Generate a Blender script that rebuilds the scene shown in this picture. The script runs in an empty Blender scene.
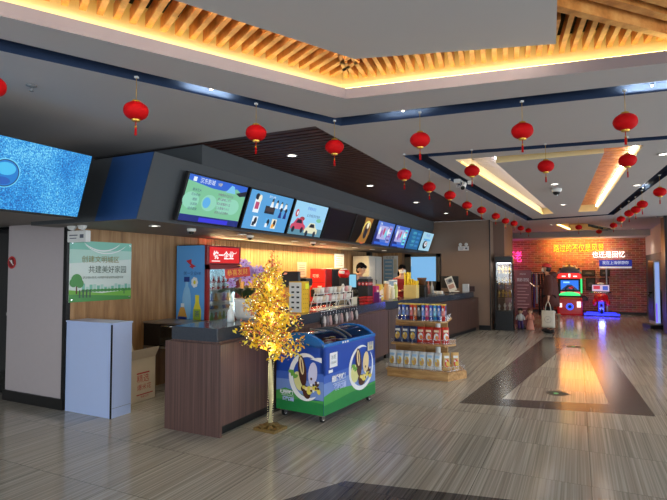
import bpy, bmesh, math, random
from mathutils import Vector, Matrix
from mathutils.geometry import delaunay_2d_cdt
random.seed(7)
SC = bpy.context.scene
COL = SC.collection
PI = math.pi
R = math.radians

# ------------------------------------------------------------------ camera model (eye 1.55 m above the floor)
F, CX, CY, EYE = 500.0, 333.5, 250.0, 1.55
YAW, PIT = R(26.0), math.atan(20/500)
fw = Vector((-math.sin(YAW)*math.cos(PIT), math.cos(YAW)*math.cos(PIT), math.sin(PIT)))
rt = Vector((math.cos(YAW), math.sin(YAW), 0))
up = rt.cross(fw)
def ray(u, v): return fw + rt*((u-CX)/F) - up*((v-CY)/F)
def onZ(u, v, z):
    d = ray(u, v); t = (z-EYE)/d.z; return Vector((d.x*t, d.y*t, z))
def onX(u, v, x):
    d = ray(u, v); t = x/d.x; return Vector((x, d.y*t, EYE+d.z*t))
def onY(u, v, y):
    d = ray(u, v); t = y/d.y; return Vector((d.x*t, y, EYE+d.z*t))
cam_d = bpy.data.cameras.new('camera')
cam_d.sensor_width = 36; cam_d.lens = F/667*36; cam_d.clip_start = .05
cam = bpy.data.objects.new('camera', cam_d); COL.objects.link(cam)
cam.location = (0, 0, EYE)
cam.rotation_euler = (PI/2+PIT, 0, YAW)
SC.camera = cam

# ------------------------------------------------------------------ materials
MATS = {}
def mat(name, col, rough=.5, metal=0., emit=None, es=1., var=.08, scale=14., bump=0., spec=.5, alpha=None, trans=0., coat=0.):
    if name in MATS: return MATS[name]
    m = bpy.data.materials.new(name); m.use_nodes = True; nt = m.node_tree
    b = nt.nodes['Principled BSDF']
    b.inputs['Roughness'].default_value = rough; b.inputs['Metallic'].default_value = metal
    b.inputs['Specular IOR Level'].default_value = spec
    if coat: b.inputs['Coat Weight'].default_value = coat; b.inputs['Coat Roughness'].default_value = .08
    if trans: b.inputs['Transmission Weight'].default_value = trans
    c = (*col, 1)
    if var > 0:
        tc = nt.nodes.new('ShaderNodeTexCoord'); n = nt.nodes.new('ShaderNodeTexNoise')
        n.inputs['Scale'].default_value = scale; n.inputs['Detail'].default_value = 3
        nt.links.new(tc.outputs['Object'], n.inputs['Vector'])
        mx = nt.nodes.new('ShaderNodeMix'); mx.data_type = 'RGBA'
        mx.inputs[6].default_value = (*[x*(1-var) for x in col], 1)
        mx.inputs[7].default_value = (*[min(1, x*(1+var)) for x in col], 1)
        nt.links.new(n.outputs['Fac'], mx.inputs[0])
        nt.links.new(mx.outputs[2], b.inputs['Base Color'])
        if bump:
            bp = nt.nodes.new('ShaderNodeBump'); bp.inputs['Strength'].default_value = bump; bp.inputs['Distance'].default_value = .01
            nt.links.new(n.outputs['Fac'], bp.inputs['Height']); nt.links.new(bp.outputs[0], b.inputs['Normal'])
    else: b.inputs['Base Color'].default_value = c
    if emit is not None:
        b.inputs['Emission Color'].default_value = (*emit, 1); b.inputs['Emission Strength'].default_value = es
    MATS[name] = m
    return m
def srgb(r, g, b):
    f = lambda c: (c/255/12.92) if c/255 <= .04045 else ((c/255+.055)/1.055)**2.4
    return (f(r), f(g), f(b))
def glow(name, rgb, s=1.):          # something that gives off light: a lit screen, a lamp, a neon tube
    c = srgb(*rgb)
    return mat(name, tuple(x*.1 for x in c), .4, emit=c, es=s, var=0)
def paint(name, rgb, rough=.5, **k): return mat(name, srgb(*rgb), rough, **k)
def glass(name, tint=(1, 1, 1), rough=.02, gloss=.12):
    if name in MATS: return MATS[name]
    m = bpy.data.materials.new(name); m.use_nodes = True; nt = m.node_tree
    for n in list(nt.nodes):
        if n.type != 'OUTPUT_MATERIAL': nt.nodes.remove(n)
    out = [n for n in nt.nodes if n.type == 'OUTPUT_MATERIAL'][0]
    t = nt.nodes.new('ShaderNodeBsdfTransparent'); t.inputs[0].default_value = (*tint, 1)
    g = nt.nodes.new('ShaderNodeBsdfGlossy'); g.inputs['Roughness'].default_value = rough
    fr = nt.nodes.new('ShaderNodeFresnel'); fr.inputs[0].default_value = 1.45
    mu = nt.nodes.new('ShaderNodeMath'); mu.operation = 'MULTIPLY_ADD'; mu.inputs[1].default_value = .9; mu.inputs[2].default_value = gloss*.3
    nt.links.new(fr.outputs[0], mu.inputs[0])
    mx = nt.nodes.new('ShaderNodeMixShader'); nt.links.new(mu.outputs[0], mx.inputs[0])
    nt.links.new(t.outputs[0], mx.inputs[1]); nt.links.new(g.outputs[0], mx.inputs[2]); nt.links.new(mx.outputs[0], out.inputs[0])
    MATS[name] = m; return m
def streak(name, cols, sx, sy, sz, rough, scale=1., tile=None, coat=0., spec=.5, fine=.0):
    """wood or vein-cut stone: noise drawn out along one axis, cols = two or three colours"""
    if name in MATS: return MATS[name]
    m = bpy.data.materials.new(name); m.use_nodes = True; nt = m.node_tree; L = nt.links.new
    b = nt.nodes['Principled BSDF']; b.inputs['Roughness'].default_value = rough; b.inputs['Specular IOR Level'].default_value = spec
    if coat: b.inputs['Coat Weight'].default_value = coat
    tc = nt.nodes.new('ShaderNodeTexCoord'); mp = nt.nodes.new('ShaderNodeMapping'); mp.inputs['Scale'].default_value = (sx, sy, sz)
    vec = tc.outputs['Object']
    if tile:
        tx, ty, ox, oy = tile
        sp = nt.nodes.new('ShaderNodeSeparateXYZ'); L(vec, sp.inputs[0])
        def M(op, a, bb):
            n = nt.nodes.new('ShaderNodeMath'); n.operation = op
            for i, q in enumerate((a, bb)):
                if hasattr(q, 'default_value') or hasattr(q, 'is_linked'): L(q, n.inputs[i])
                else: n.inputs[i].default_value = q
            return n.outputs[0]
        ax = M('DIVIDE', M('SUBTRACT', sp.outputs[0], ox), tx); ay = M('DIVIDE', M('SUBTRACT', sp.outputs[1], oy), ty)
        fx, fy = M('FLOOR', ax, 0), M('FLOOR', ay, 0)
        cb = nt.nodes.new('ShaderNodeCombineXYZ'); L(fx, cb.inputs[0]); L(fy, cb.inputs[1])
        wn = nt.nodes.new('ShaderNodeTexWhiteNoise'); wn.noise_dimensions = '2D'; L(cb.outputs[0], wn.inputs['Vector'])
        va = nt.nodes.new('ShaderNodeVectorMath'); va.operation = 'MULTIPLY_ADD'
        L(wn.outputs['Color'], va.inputs[0]); va.inputs[1].default_value = (3, 3, 3); L(vec, va.inputs[2])
        vec = va.outputs[0]
        gx = M('LESS_THAN', M('FRACT', ax, 0), .0045/tx); gy = M('LESS_THAN', M('FRACT', ay, 0), .0045/ty)
        grout = M('MAXIMUM', gx, gy)
    L(vec, mp.inputs[0])
    n = nt.nodes.new('ShaderNodeTexNoise'); n.inputs['Scale'].default_value = scale; n.inputs['Detail'].default_value = 5; n.inputs['Roughness'].default_value = .62
    L(mp.outputs[0], n.inputs['Vector'])
    cr = nt.nodes.new('ShaderNodeValToRGB'); e = cr.color_ramp.elements
    e[0].position = .33; e[1].position = .68; e[0].color = (*srgb(*cols[0]), 1); e[1].color = (*srgb(*cols[-1]), 1)
    if len(cols) > 2: q = e.new(.5); q.color = (*srgb(*cols[1]), 1)
    L(n.outputs['Fac'], cr.inputs[0])
    out = cr.outputs[0]
    if tile:
        v = nt.nodes.new('ShaderNodeMix'); v.data_type = 'RGBA'; v.blend_type = 'MULTIPLY'
        r2 = nt.nodes.new('ShaderNodeValToRGB'); r2.color_ramp.elements[0].color = (.9, .9, .9, 1); r2.color_ramp.elements[1].color = (1.06, 1.05, 1.04, 1)
        L(wn.outputs['Value'], r2.inputs[0]); v.inputs[0].default_value = 1; L(out, v.inputs[6]); L(r2.outputs[0], v.inputs[7])
        g = nt.nodes.new('ShaderNodeMix'); g.data_type = 'RGBA'; L(grout, g.inputs[0]); L(v.outputs[2], g.inputs[6])
        g.inputs[7].default_value = (*[x*.45 for x in srgb(*cols[0])], 1)
        out = g.outputs[2]
    L(out, b.inputs['Base Color'])
    MATS[name] = m; return m

# ------------------------------------------------------------------ mesh builder
class MB:
    def __init__(s): s.v = []; s.f = []; s.m = []; s.sm = []; s.mats = []
    def mi(s, m):
        if m not in s.mats: s.mats.append(m)
        return s.mats.index(m)
    def add(s, vs, fs, m, smooth=False, M=None):
        k = len(s.v); i = s.mi(m)
        s.v += [tuple(M @ Vector(p)) if M is not None else tuple(p) for p in vs]
        for f in fs: s.f.append(tuple(k+a for a in f)); s.m.append(i); s.sm.append(smooth)
        return s
    def box(s, c, d, m, rz=0, bev=0, M=None, seg=2):
        T = Matrix.Translation(c) @ Matrix.Rotation(rz, 4, 'Z')
        if M is not None: T = M @ T
        if bev <= 0:
            x, y, z = d[0]/2, d[1]/2, d[2]/2
            vs = [(-x,-y,-z),(x,-y,-z),(x,y,-z),(-x,y,-z),(-x,-y,z),(x,-y,z),(x,y,z),(-x,y,z)]
            return s.add(vs, [(3,2,1,0),(4,5,6,7),(0,1,5,4),(1,2,6,5),(2,3,7,6),(3,0,4,7)], m, False, T)
        bm = bmesh.new(); bmesh.ops.create_cube(bm, size=1)
        bmesh.ops.scale(bm, vec=d, verts=bm.verts)
        bmesh.ops.bevel(bm, geom=bm.edges[:], offset=bev, segments=seg, profile=.6, affect='EDGES')
        bm.verts.index_update()
        s.add([v.co.copy() for v in bm.verts], [[v.index for v in f.verts] for f in bm.faces], m, False, T); bm.free(); return s
    def bx(s, a, b, m, bev=0): return s.box(tuple((p+q)/2 for p, q in zip(a, b)), tuple(abs(q-p) for p, q in zip(a, b)), m, 0, bev)
    def cyl(s, p0, p1, r0, r1, m, n=16, cap=True, smooth=True):
        p0, p1 = Vector(p0), Vector(p1); d = (p1-p0).normalized(); q = d.to_track_quat('Z', 'Y').to_matrix()
        vs = []
        for p, r in ((p0, r0), (p1, r1)):
            for k in range(n): vs.append(p + q @ Vector((r*math.cos(2*PI*k/n), r*math.sin(2*PI*k/n), 0)))
        s.add(vs, [(k, (k+1) % n, n+(k+1) % n, n+k) for k in range(n)], m, smooth)
        if cap: s.add(vs, [tuple(range(n))[::-1], tuple(range(n, 2*n))], m)
        return s
    def lathe(s, prof, m, c=(0, 0, 0), n=24, M=None, smooth=True, sq=(1, 1)):
        vs = []; fs = []
        for r, z in prof:
            for k in range(n):
                a = 2*PI*k/n; vs.append((c[0]+r*math.cos(a)*sq[0], c[1]+r*math.sin(a)*sq[1], c[2]+z))
        for i in range(len(prof)-1):
            for k in range(n): fs.append((i*n+k, i*n+(k+1) % n, (i+1)*n+(k+1) % n, (i+1)*n+k))
        fs.append(tuple(range(n))[::-1]); fs.append(tuple(range((len(prof)-1)*n, len(prof)*n)))
        return s.add(vs, fs, m, smooth, M)
    def ell(s, c, r, m, n=16, k=10, M=None, z0=-1., z1=1.):
        a0, a1 = math.asin(z0), math.asin(z1)
        prof = [(max(1e-4, math.cos(a0+(a1-a0)*i/k)), math.sin(a0+(a1-a0)*i/k)) for i in range(k+1)]
        T = Matrix.Translation(c) @ Matrix.Diagonal((*r, 1))
        return s.lathe(prof, m, n=n, M=(M @ T if M is not None else T))
    def tube(s, pts, r, m, n=8):
        pts = [Vector(p) for p in pts]; N = len(pts)
        rs = r if isinstance(r, (list, tuple)) else [r]*N
        vs = []; fs = []
        for i, p in enumerate(pts):
            d = (pts[min(i+1, N-1)]-pts[max(i-1, 0)]).normalized()
            q = d.to_track_quat('Z', 'Y').to_matrix()
            for k in range(n): vs.append(p + q @ Vector((rs[i]*math.cos(2*PI*k/n), rs[i]*math.sin(2*PI*k/n), 0)))
        for i in range(N-1):
            for k in range(n): fs.append((i*n+k, i*n+(k+1) % n, (i+1)*n+(k+1) % n, (i+1)*n+k))
        fs.append(tuple(range(n))[::-1]); fs.append(tuple(range((N-1)*n, N*n)))
        return s.add(vs, fs, m, True)
    def prism(s, poly, z0, z1, m, M=None, side=None):
        n = len(poly)
        if sum(poly[i][0]*poly[(i+1) % n][1]-poly[(i+1) % n][0]*poly[i][1] for i in range(n)) < 0: poly = poly[::-1]
        vs = [(x, y, z0) for x, y in poly]+[(x, y, z1) for x, y in poly]
        s.add(vs, [tuple(range(n))[::-1], tuple(range(n, 2*n))], m, False, M)
        return s.add(vs, [(i, (i+1) % n, n+(i+1) % n, n+i) for i in range(n)], side or m, False, M)
    def text(s, body, size, m, M, width=None, ext=.0, align='CENTER', bold=0., line=1.0, hscale=1.):
        cu = bpy.data.curves.new('letters', 'FONT'); cu.body = body; cu.size = size; cu.align_x = align; cu.align_y = 'CENTER'
        cu.extrude = ext; cu.resolution_u = 2; cu.offset = bold; cu.space_line = line
        o = bpy.data.objects.new('letters', cu); COL.objects.link(o)
        dg = bpy.context.evaluated_depsgraph_get(); ev = o.evaluated_get(dg); me = ev.to_mesh()
        sx = hscale
        if width and me.vertices:
            w = max(v.co.x for v in me.vertices)-min(v.co.x for v in me.vertices); sx = width/max(w, 1e-6)
        T = M @ Matrix.Diagonal((sx, 1, 1, 1))
        s.add([v.co.copy() for v in me.vertices], [tuple(p.vertices) for p in me.polygons], m, False, T)
        ev.to_mesh_clear(); bpy.data.objects.remove(o); bpy.data.curves.remove(cu)
        return s
    def build(s, name, parent=None, loc=None, rz=0, **tags):
        me = bpy.data.meshes.new(name); me.from_pydata(s.v, [], s.f)
        for m in s.mats: me.materials.append(m)
        me.polygons.foreach_set('material_index', s.m); me.polygons.foreach_set('use_smooth', s.sm)
        me.validate(); me.update()
        o = bpy.data.objects.new(name, me); COL.objects.link(o)
        if parent is not None: o.parent = parent
        if loc is not None: o.location = loc
        if rz: o.rotation_euler = (0, 0, rz)
        for k, v in tags.items():
            if v is not None: o[{'cat': 'category'}.get(k, k)] = v
        return o
def frame(O, U, V):
    """matrix whose local x runs along U, y along V, z out of the face"""
    U = Vector(U).normalized(); V = Vector(V); V = (V-U*V.dot(U)).normalized(); N = U.cross(V)
    M = Matrix((U, V, N)).transposed().to_4x4(); M.translation = Vector(O); return M
class Face:
    """flat print on a face: everything sits a fraction of a millimetre proud of the sheet below it"""
    def __init__(s, mb, M): s.mb = mb; s.M = M; s.n = 0
    def at(s, x, y, l, rot=0):
        s.n += 1; return s.M @ Matrix.Translation((x, y, .0009*l+.00004*min(s.n, 60))) @ Matrix.Rotation(rot, 4, 'Z')
    def rect(s, x, y, w, h, m, l=1, rot=0): s.mb.add([(-w/2,-h/2,0),(w/2,-h/2,0),(w/2,h/2,0),(-w/2,h/2,0)], [(0,1,2,3)], m, False, s.at(x, y, l, rot)); return s
    def poly(s, pts, m, l=1): s.mb.add([(x, y, 0) for x, y in pts], [tuple(range(len(pts)))], m, False, s.at(0, 0, l)); return s
    def oval(s, x, y, a, b, m, l=1, rot=0, n=20): s.mb.add([(a*math.cos(2*PI*k/n), b*math.sin(2*PI*k/n), 0) for k in range(n)], [tuple(range(n))], m, False, s.at(x, y, l, rot)); return s
    def arc(s, x, y, r, w, a0, a1, m, l=1, sy=1., n=20, taper=True):
        vs = []; fs = []
        for k in range(n+1):
            a = R(a0+(a1-a0)*k/n); t = math.sin(PI*k/n)**.6 if taper else 1
            for q in (r-w*t/2, r+w*t/2): vs.append((q*math.cos(a), q*math.sin(a)*sy, 0))
        for k in range(n): fs.append((2*k, 2*k+1, 2*k+3, 2*k+2))
        s.mb.add(vs, [f[::-1] if a1 < a0 else f for f in fs], m, False, s.at(x, y, l)); return s
    def text(s, body, x, y, size, m, l=2, width=None, align='CENTER', bold=0., rot=0, hscale=1.): s.mb.text(body, size, m, s.at(x, y, l, rot), width, 0, align, bold, 1., hscale); return s
def thing(name, label, cat, loc=(0, 0, 0), rz=0, group=None):
    o = bpy.data.objects.new(name, None); COL.objects.link(o); o.empty_display_size = .1
    o.location = loc; o.rotation_euler = (0, 0, rz); o['label'] = label; o['category'] = cat
    if group: o['group'] = group
    return o
def copy_thing(src, loc, rz=None, label=None, scale=None):
    r = src.copy(); COL.objects.link(r); r.location = loc
    if rz is not None: r.rotation_euler = (0, 0, rz)
    if label: r['label'] = label
    if scale: r.scale = scale
    for ch in list(src.children):
        c = ch.copy(); COL.objects.link(c); c.parent = r
        for g in list(ch.children):
            d = g.copy(); COL.objects.link(d); d.parent = c
    return r
def struct(mb, name, parent=None): return mb.build(name, parent, kind='structure')
ORD = ['nearest', 'second', 'third', 'fourth', 'fifth', 'sixth', 'seventh', 'eighth', 'ninth', 'tenth', 'eleventh', 'twelfth', 'thirteenth', 'fourteenth', 'fifteenth', 'sixteenth']
NTH = ['first']+ORD[1:]

def lamp(kind, loc, power, col=(1, 1, 1), rot=None, name='lamp_light', parent=None, **k):
    d = bpy.data.lights.new(name, kind); d.energy = power; d.color = col
    for a, b in k.items(): setattr(d, a, b)
    o = bpy.data.objects.new(name, d); COL.objects.link(o); o.location = loc
    if rot: o.rotation_euler = rot
    if parent: o.parent = parent
    return o

# ------------------------------------------------------------------ shared materials
M_ceil = paint('ceiling_paint', (192, 187, 186), .75, var=.02, scale=2)
M_fascia = paint('fascia_paint', (132, 121, 123), .7, var=.02)
M_navy = paint('navy_paint', (44, 58, 84), .8, var=.1, spec=.1)
M_dark = paint('dark_grey_paint', (72, 76, 80), .6, var=.05, scale=3)
M_black = paint('black_plastic', (16, 16, 18), .4)
M_blackm = paint('black_metal', (20, 21, 23), .35, metal=.4)
M_void = paint('void_black', (10, 9, 9), .9)
M_white = paint('white_plastic', (225, 225, 222), .4)
M_chrome = mat('chrome', (.75, .75, .76), .18, 1.)
M_steel = mat('brushed_steel', (.45, .45, .46), .32, 1.)
M_grey = paint('grey_plastic', (120, 122, 124), .5)
M_wood_slat = streak('slat_wood', [(168, 104, 46), (202, 134, 68), (220, 160, 92)], 3, 3, 3, .35, 3)
M_brownslat = streak('brown_slat_wood', [(44, 20, 16), (66, 31, 24), (80, 42, 32)], 2, 30, 2, .5, 2)
M_floor = streak('vein_cut_floor', [(136, 131, 119), (163, 158, 146), (190, 186, 174)], 60, .3, 1, .165, 1.3, tile=(.77, .77, .06, 2.545), spec=.5)
M_band = streak('dark_vein_floor', [(62, 58, 54), (84, 80, 75), (108, 103, 97)], 60, .3, 1, .21, 1.3, tile=(.77, .77, .06, 2.545))
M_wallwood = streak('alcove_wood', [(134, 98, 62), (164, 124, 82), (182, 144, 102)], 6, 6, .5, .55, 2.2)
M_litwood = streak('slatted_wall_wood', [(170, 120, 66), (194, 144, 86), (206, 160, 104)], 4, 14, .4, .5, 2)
M_counter = streak('counter_laminate', [(66, 46, 44), (88, 62, 57), (104, 77, 70)], 40, 40, .5, .45, 1.5)
M_counter2 = streak('counter_laminate_far', [(58, 38, 32), (72, 48, 40), (88, 60, 50)], 14, 14, .5, .4, 1.5)
M_granite = paint('dark_granite', (56, 62, 72), .15, var=.6, scale=90)
M_endwall = paint('brown_wall_paint', (140, 115, 98), .7, var=.03, scale=3)
M_red = paint('lantern_red', (190, 8, 14), .7, var=.1, scale=40, spec=.15)
M_gold = mat('lantern_gold', srgb(205, 160, 60), .35, .6)
G_warm = glow('warm_led_strip', (255, 222, 140), 11)
G_warm2 = glow('soft_warm_led_strip', (255, 206, 110), 3.)
G_white2 = glow('cool_led_strip', (248, 246, 255), 11.)
G_white = glow('white_led_strip', (255, 246, 236), 12.)
G_lamp = glow('downlight_lens', (255, 246, 226), 9.)

# ------------------------------------------------------------------ setting: floor
CEIL = 2.85
def tri(polys, inside, z, flip=False):
    vs = []; es = []
    for p in polys:
        k = len(vs); vs += [Vector((x, y)) for x, y in p]; es += [(k+i, k+(i+1) % len(p)) for i in range(len(p))]
    r = delaunay_2d_cdt(vs, es, [], 0, 1e-5)
    out = []
    for f in r[2]:
        c = sum((r[0][i] for i in f), Vector((0, 0)))/len(f)
        if inside(c.x, c.y): out.append(tuple(f[::-1]) if flip else tuple(f))
    return [(v.x, v.y, z) for v in r[0]], out
def inp(p, x, y):
    c = False; n = len(p)
    for i in range(n):
        x1, y1 = p[i][:2]; x2, y2 = p[(i+1) % n][:2]
        if (y1 > y) != (y2 > y) and x < (x2-x1)*(y-y1)/(y2-y1)+x1: c = not c
    return c
def xy(p): return (p[0], p[1])

fo = [xy(onZ(*p, 0)) for p in ((459.2, 403.1), (655.7, 416.5), (600, 339.8), (544.3, 336.9))]
fi = [xy(onZ(*p, 0)) for p in ((502, 399), (609, 404.3), (584, 347), (566, 345.5))]
nv = Vector(xy(onZ(345, 481, 0))); dl = Vector((-.477, -.879)); dr = Vector((.982, .19))
no = [tuple(nv), tuple(nv+dl*4.5), tuple(nv+dl*4.5+Vector((.42, -.22))), tuple(nv+Vector((.23, -.47))), tuple(nv+dr*4+Vector((.08, -.44))), tuple(nv+dr*4)]
room = [(-8, -5), (5, -5), (5, 21), (-8, 21)]
vs, fs = tri([room, fo, fi, no], lambda x, y: not ((inp(fo, x, y) and not inp(fi, x, y)) or inp(no, x, y)), 0)
b = MB(); b.add(vs, fs, M_floor)
vs, fs = tri([fo, fi], lambda x, y: inp(fo, x, y) and not inp(fi, x, y), 0); b.add(vs, fs, M_band)
vs, fs = tri([no], lambda x, y: inp(no, x, y), 0); b.add(vs, fs, M_band)
b.bx((-8, -5, -.2), (5, 21, -.02), M_dark)
struct(b, 'floor')

# ------------------------------------------------------------------ setting: ceiling with its recesses
V = Vector((-1.562, 3.412)); dL = Vector((-.49, -.872)); dR = Vector((.991, .136))
opening = [tuple(V), tuple(V+dL*3.6), (-2.6, -1.2), (1.2, -1.4), (2.9, 1.2), tuple(V+dR*4.0)]
sV = Vector(xy(onZ(334.8, 118, CEIL))); sL = (Vector(xy(onZ(0, 38.4, CEIL)))-sV).normalized(); sR = (Vector(xy(onZ(667, 80.4, CEIL)))-sV).normalized()
groove1 = [tuple(sV), tuple(sV+sL*5), tuple(sV+sL*5+Vector((-.2, .117))), tuple(sV+Vector((-.05, .235))), tuple(sV+sR*4.6+Vector((.01, .235))), tuple(sV+sR*4.6)]
g2o = [(-1.766, 5.407), (1.28, 5.78), (.793, 13.43), (-1.176, 14.061)]
g2i = [(-1.52, 5.6), (1.1, 5.92), (.66, 13.25), (-1.0, 13.62)]
inL, inR = xy(onZ(496, 163, CEIL)), xy(onZ(604, 153, CEIL))
ucove = [(-1.275, 5.885), (.64, 6.06), (.408, 12.42), (.032, 12.45), inR, inL, (-.475, 12.53), (-.714, 12.69)]
groove3 = [xy(onZ(*p, CEIL)) for p in ((588, 226.4), (594, 226.2), (634, 233.6), (628, 234.6))]
cove3 = [(-.55, 15.6), (.15, 15.4), (1.1, 18.2), (-.2, 18.2)]
brown = [(-5.3, 4.0), (-2.11, 3.95), (-2.11, 13.4), (-5.3, 13.4)]
SHOLE = lambda x, y: (inp(opening, x, y) or inp(groove1, x, y) or (inp(g2o, x, y) and not inp(g2i, x, y)) or inp(ucove, x, y) or inp(groove3, x, y) or inp(cove3, x, y) or inp(brown, x, y))
vs, fs = tri([room, opening, groove1, g2o, g2i, ucove, groove3, cove3, brown], lambda x, y: not SHOLE(x, y), CEIL, True)
b = MB(); b.add(vs, fs, M_ceil)
b.bx((-8, -5, 3.5), (5, 21, 3.6), M_void)  # unseen dark slab over the ceiling, added to block light
def walls(b, poly, z0, z1, m):
    n = len(poly); vs = [(x, y, z0) for x, y in poly]+[(x, y, z1) for x, y in poly]
    b.add(vs, [(i, (i+1) % n, n+(i+1) % n, n+i) for i in range(n)], m)
def cap(b, polys, ins, z, m): vs, fs = tri(polys, ins, z, True); b.add(vs, fs, m)
struct(b, 'ceiling')
b = MB()
for p, q in ((groove1, None), (g2o, g2i), (groove3, None)):
    walls(b, p, CEIL, CEIL+.07, M_navy)
    if q: walls(b, q, CEIL, CEIL+.07, M_navy)
    cap(b, [p]+([q] if q else []), (lambda x, y, p=p, q=q: inp(p, x, y) and not (q and inp(q, x, y))), CEIL+.07, M_navy)
struct(b, 'trim_1')
# coves beyond: troughs with lit slats
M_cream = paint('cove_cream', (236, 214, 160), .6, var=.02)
b = MB(); walls(b, ucove, CEIL, CEIL+.2, M_cream); cap(b, [ucove], lambda x, y: inp(ucove, x, y) and x < -.3, CEIL+.2, M_fascia); cap(b, [ucove], lambda x, y: inp(ucove, x, y) and x >= -.3, CEIL+.2, M_wood_slat)  # left top painted pale for the LED light falling on it; right stays wood
walls(b, cove3, CEIL, CEIL+.2, M_cream); cap(b, [cove3], lambda x, y: inp(cove3, x, y), CEIL+.2, M_wood_slat)
struct(b, 'trim_2')
def cove_slats(A0, A1, B0, B1, n, m=None):
    b = MB()
    for k in range(n):
        t = (k+.5)/n; p = Vector(A0).lerp(Vector(A1), t); q = Vector(B0).lerp(Vector(B1), t)
        c = (p+q)/2; d = q-p
        b.box((c.x, c.y, CEIL+.165), (d.length, .035, .05), m or M_wood_slat, math.atan2(d.y, d.x))
    return b
M_litslat = paint('lit_white_slat', (214, 206, 206), .4, var=.03)  # white of the LED light is put into the left cove's slat colour
struct(cove_slats((-1.26, 6.3), (-.72, 12.6), inL, (-.48, 12.5), 64, M_litslat), 'trim_3')
struct(cove_slats(inR, (.035, 12.4), (.625, 6.5), (.41, 12.35), 64), 'trim_4')
b = MB()
def strip(b, p, q, z, w, h, m, off=0):
    p, q = Vector(p), Vector(q); c = (p+q)/2; d = q-p
    b.box((c.x, c.y, z), (d.length, w, h), m, math.atan2(d.y, d.x))
strip(b, (inL[0]-.02, inL[1]+.1), (-.5, 12.45), CEIL+.1, .02, .04, G_white2)
strip(b, (.61, 6.3), (.39, 12.3), CEIL+.1, .02, .03, G_white)
strip(b, (-1.24, 6.1), (-.7, 12.5), CEIL+.012, .012, .012, G_warm2)
strip(b, (-.5, 15.8), (-.2, 18.0), CEIL+.03, .02, .02, G_warm)
strip(b, (.2, 15.6), (1.0, 18.0), CEIL+.03, .02, .02, G_warm)
struct(b, 'trim_5')

# the near cove: fascia, warm ledge, radiating slats and the grey centre panel
def offset(poly, d):
    n = len(poly); out = []
    for i in range(n):
        p0, p1, p2 = Vector(poly[i-1]), Vector(poly[i]), Vector(poly[(i+1) % n])
        e1, e2 = (p1-p0).normalized(), (p2-p1).normalized()
        n1, n2 = Vector((-e1.y, e1.x)), Vector((-e2.y, e2.x)); m = (n1+n2)
        out.append(tuple(p1+m*(d/(1+n1.dot(n2)))))
    return out
area = sum(opening[i-1][0]*opening[i][1]-opening[i][0]*opening[i-1][1] for i in range(len(opening)))
if area < 0: opening = opening[::-1]
b = MB()
walls(b, opening, CEIL, CEIL+.08, M_fascia)
outer = offset(opening, -.16)
vs, fs = tri([opening, outer], lambda x, y: inp(outer, x, y) and not inp(opening, x, y), CEIL+.08); b.add(vs, fs, M_cream)
walls(b, outer, CEIL+.08, CEIL+.34, M_cream)
struct(b, 'trim_6')
b = MB(); cap(b, [outer], lambda x, y: inp(outer, x, y), CEIL+.6, M_void); walls(b, outer, CEIL+.34, CEIL+.6, M_void); struct(b, 'trim_7')
b = MB(); led = offset(opening, -.06); n = len(led)
for i in range(n): strip(b, led[i], led[(i+1) % n], CEIL+.095, .02, .012, G_warm)
struct(b, 'trim_8')
pz = CEIL+.13
pc = xy(onZ(354, 59, pz)); pl = xy(onZ(174, 0, pz)); pr = xy(onZ(556, 44, pz)); pr2 = xy(onZ(558, -30, pz))
pl2 = tuple(Vector(pc)+(Vector(pl)-Vector(pc))*2.6)
panel = [pc, pl2, (-1.7, -.6), (-.3, -.6), pr2, pr]
b = MB(); b.prism(panel, pz, pz+.1, M_ceil)
struct(b, 'ceiling_panel' if False else 'trim_9')
b = MB()
for a, c in ((pl2, pc), (pc, pr)):
    a, c = Vector(a), Vector(c); d = (c-a).normalized(); nn = Vector((-d.y, d.x))
    strip(b, a+nn*.006, c+nn*.006, pz+.022, .01, .016, glow('panel_led_strip', (255, 244, 226), 40.))
struct(b, 'trim_10')
b = MB(); sz = CEIL+.17
Vo = Vector(V)
def slat(b, p, d, ln, w=.034, h=.085):
    c = p+d*(ln/2); b.box((c.x, c.y, sz+h/2), (ln, w, h), M_wood_slat, math.atan2(d.y, d.x))
inL_d = Vector((.872, -.49)); inR_d = Vector((.136, -.991))
for k in range(40):
    t = .09+k*.09; p = Vo+dL*t+Vector((-.872, .49))*.06; ln = min(.52, .12+t*1.2+.1) if t < .35 else .52
    slat(b, p, inL_d, ln)
q0, q1 = onZ(553, 6, CEIL+.16), onZ(690, 41, CEIL+.16); bd = Vector((q1.x-q0.x, q1.y-q0.y)).normalized()
for k in range(50):
    t = .07+k*.072; p = Vo+dR*t+Vector((-.136, .991))*.06
    ln = .5 if t > .3 else .25+t*.8
    if p.x > -.12:
        w_ = Vector((q0.x, q0.y))-p; ln = (w_.x*bd.y-w_.y*bd.x)/(inR_d.x*bd.y-inR_d.y*bd.x)
        if ln < .1: continue
    slat(b, p, inR_d, max(.16, ln), .03)
sd = Vector((.45, -.72)).normalized(); slat(b, Vo+Vector((0, .02)), Vector((.32, -.95)).normalized(), .42)
struct(b, 'trim_11')
# the long boards and their beam at the right end of the panel
b = MB()
strip(b, xy(q0), xy(q1), CEIL+.2, .05, .1, M_wood_slat)
bn = Vector((bd.y, -bd.x))
for k in range(1, 22):
    p = Vector((q0.x, q0.y))+bn*.105*k; p += bd*((q0.x+.02-p.x)/bd.x); c = p+bd*1.4
    b.box((c.x, c.y, CEIL+.225), (2.8, .055, .07), M_wood_slat, math.atan2(bd.y, bd.x))
b.bx((q0.x-.03, q0.y-2, CEIL+.15), (q0.x, q0.y, CEIL+.26), M_wood_slat)
struct(b, 'trim_12')
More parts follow.
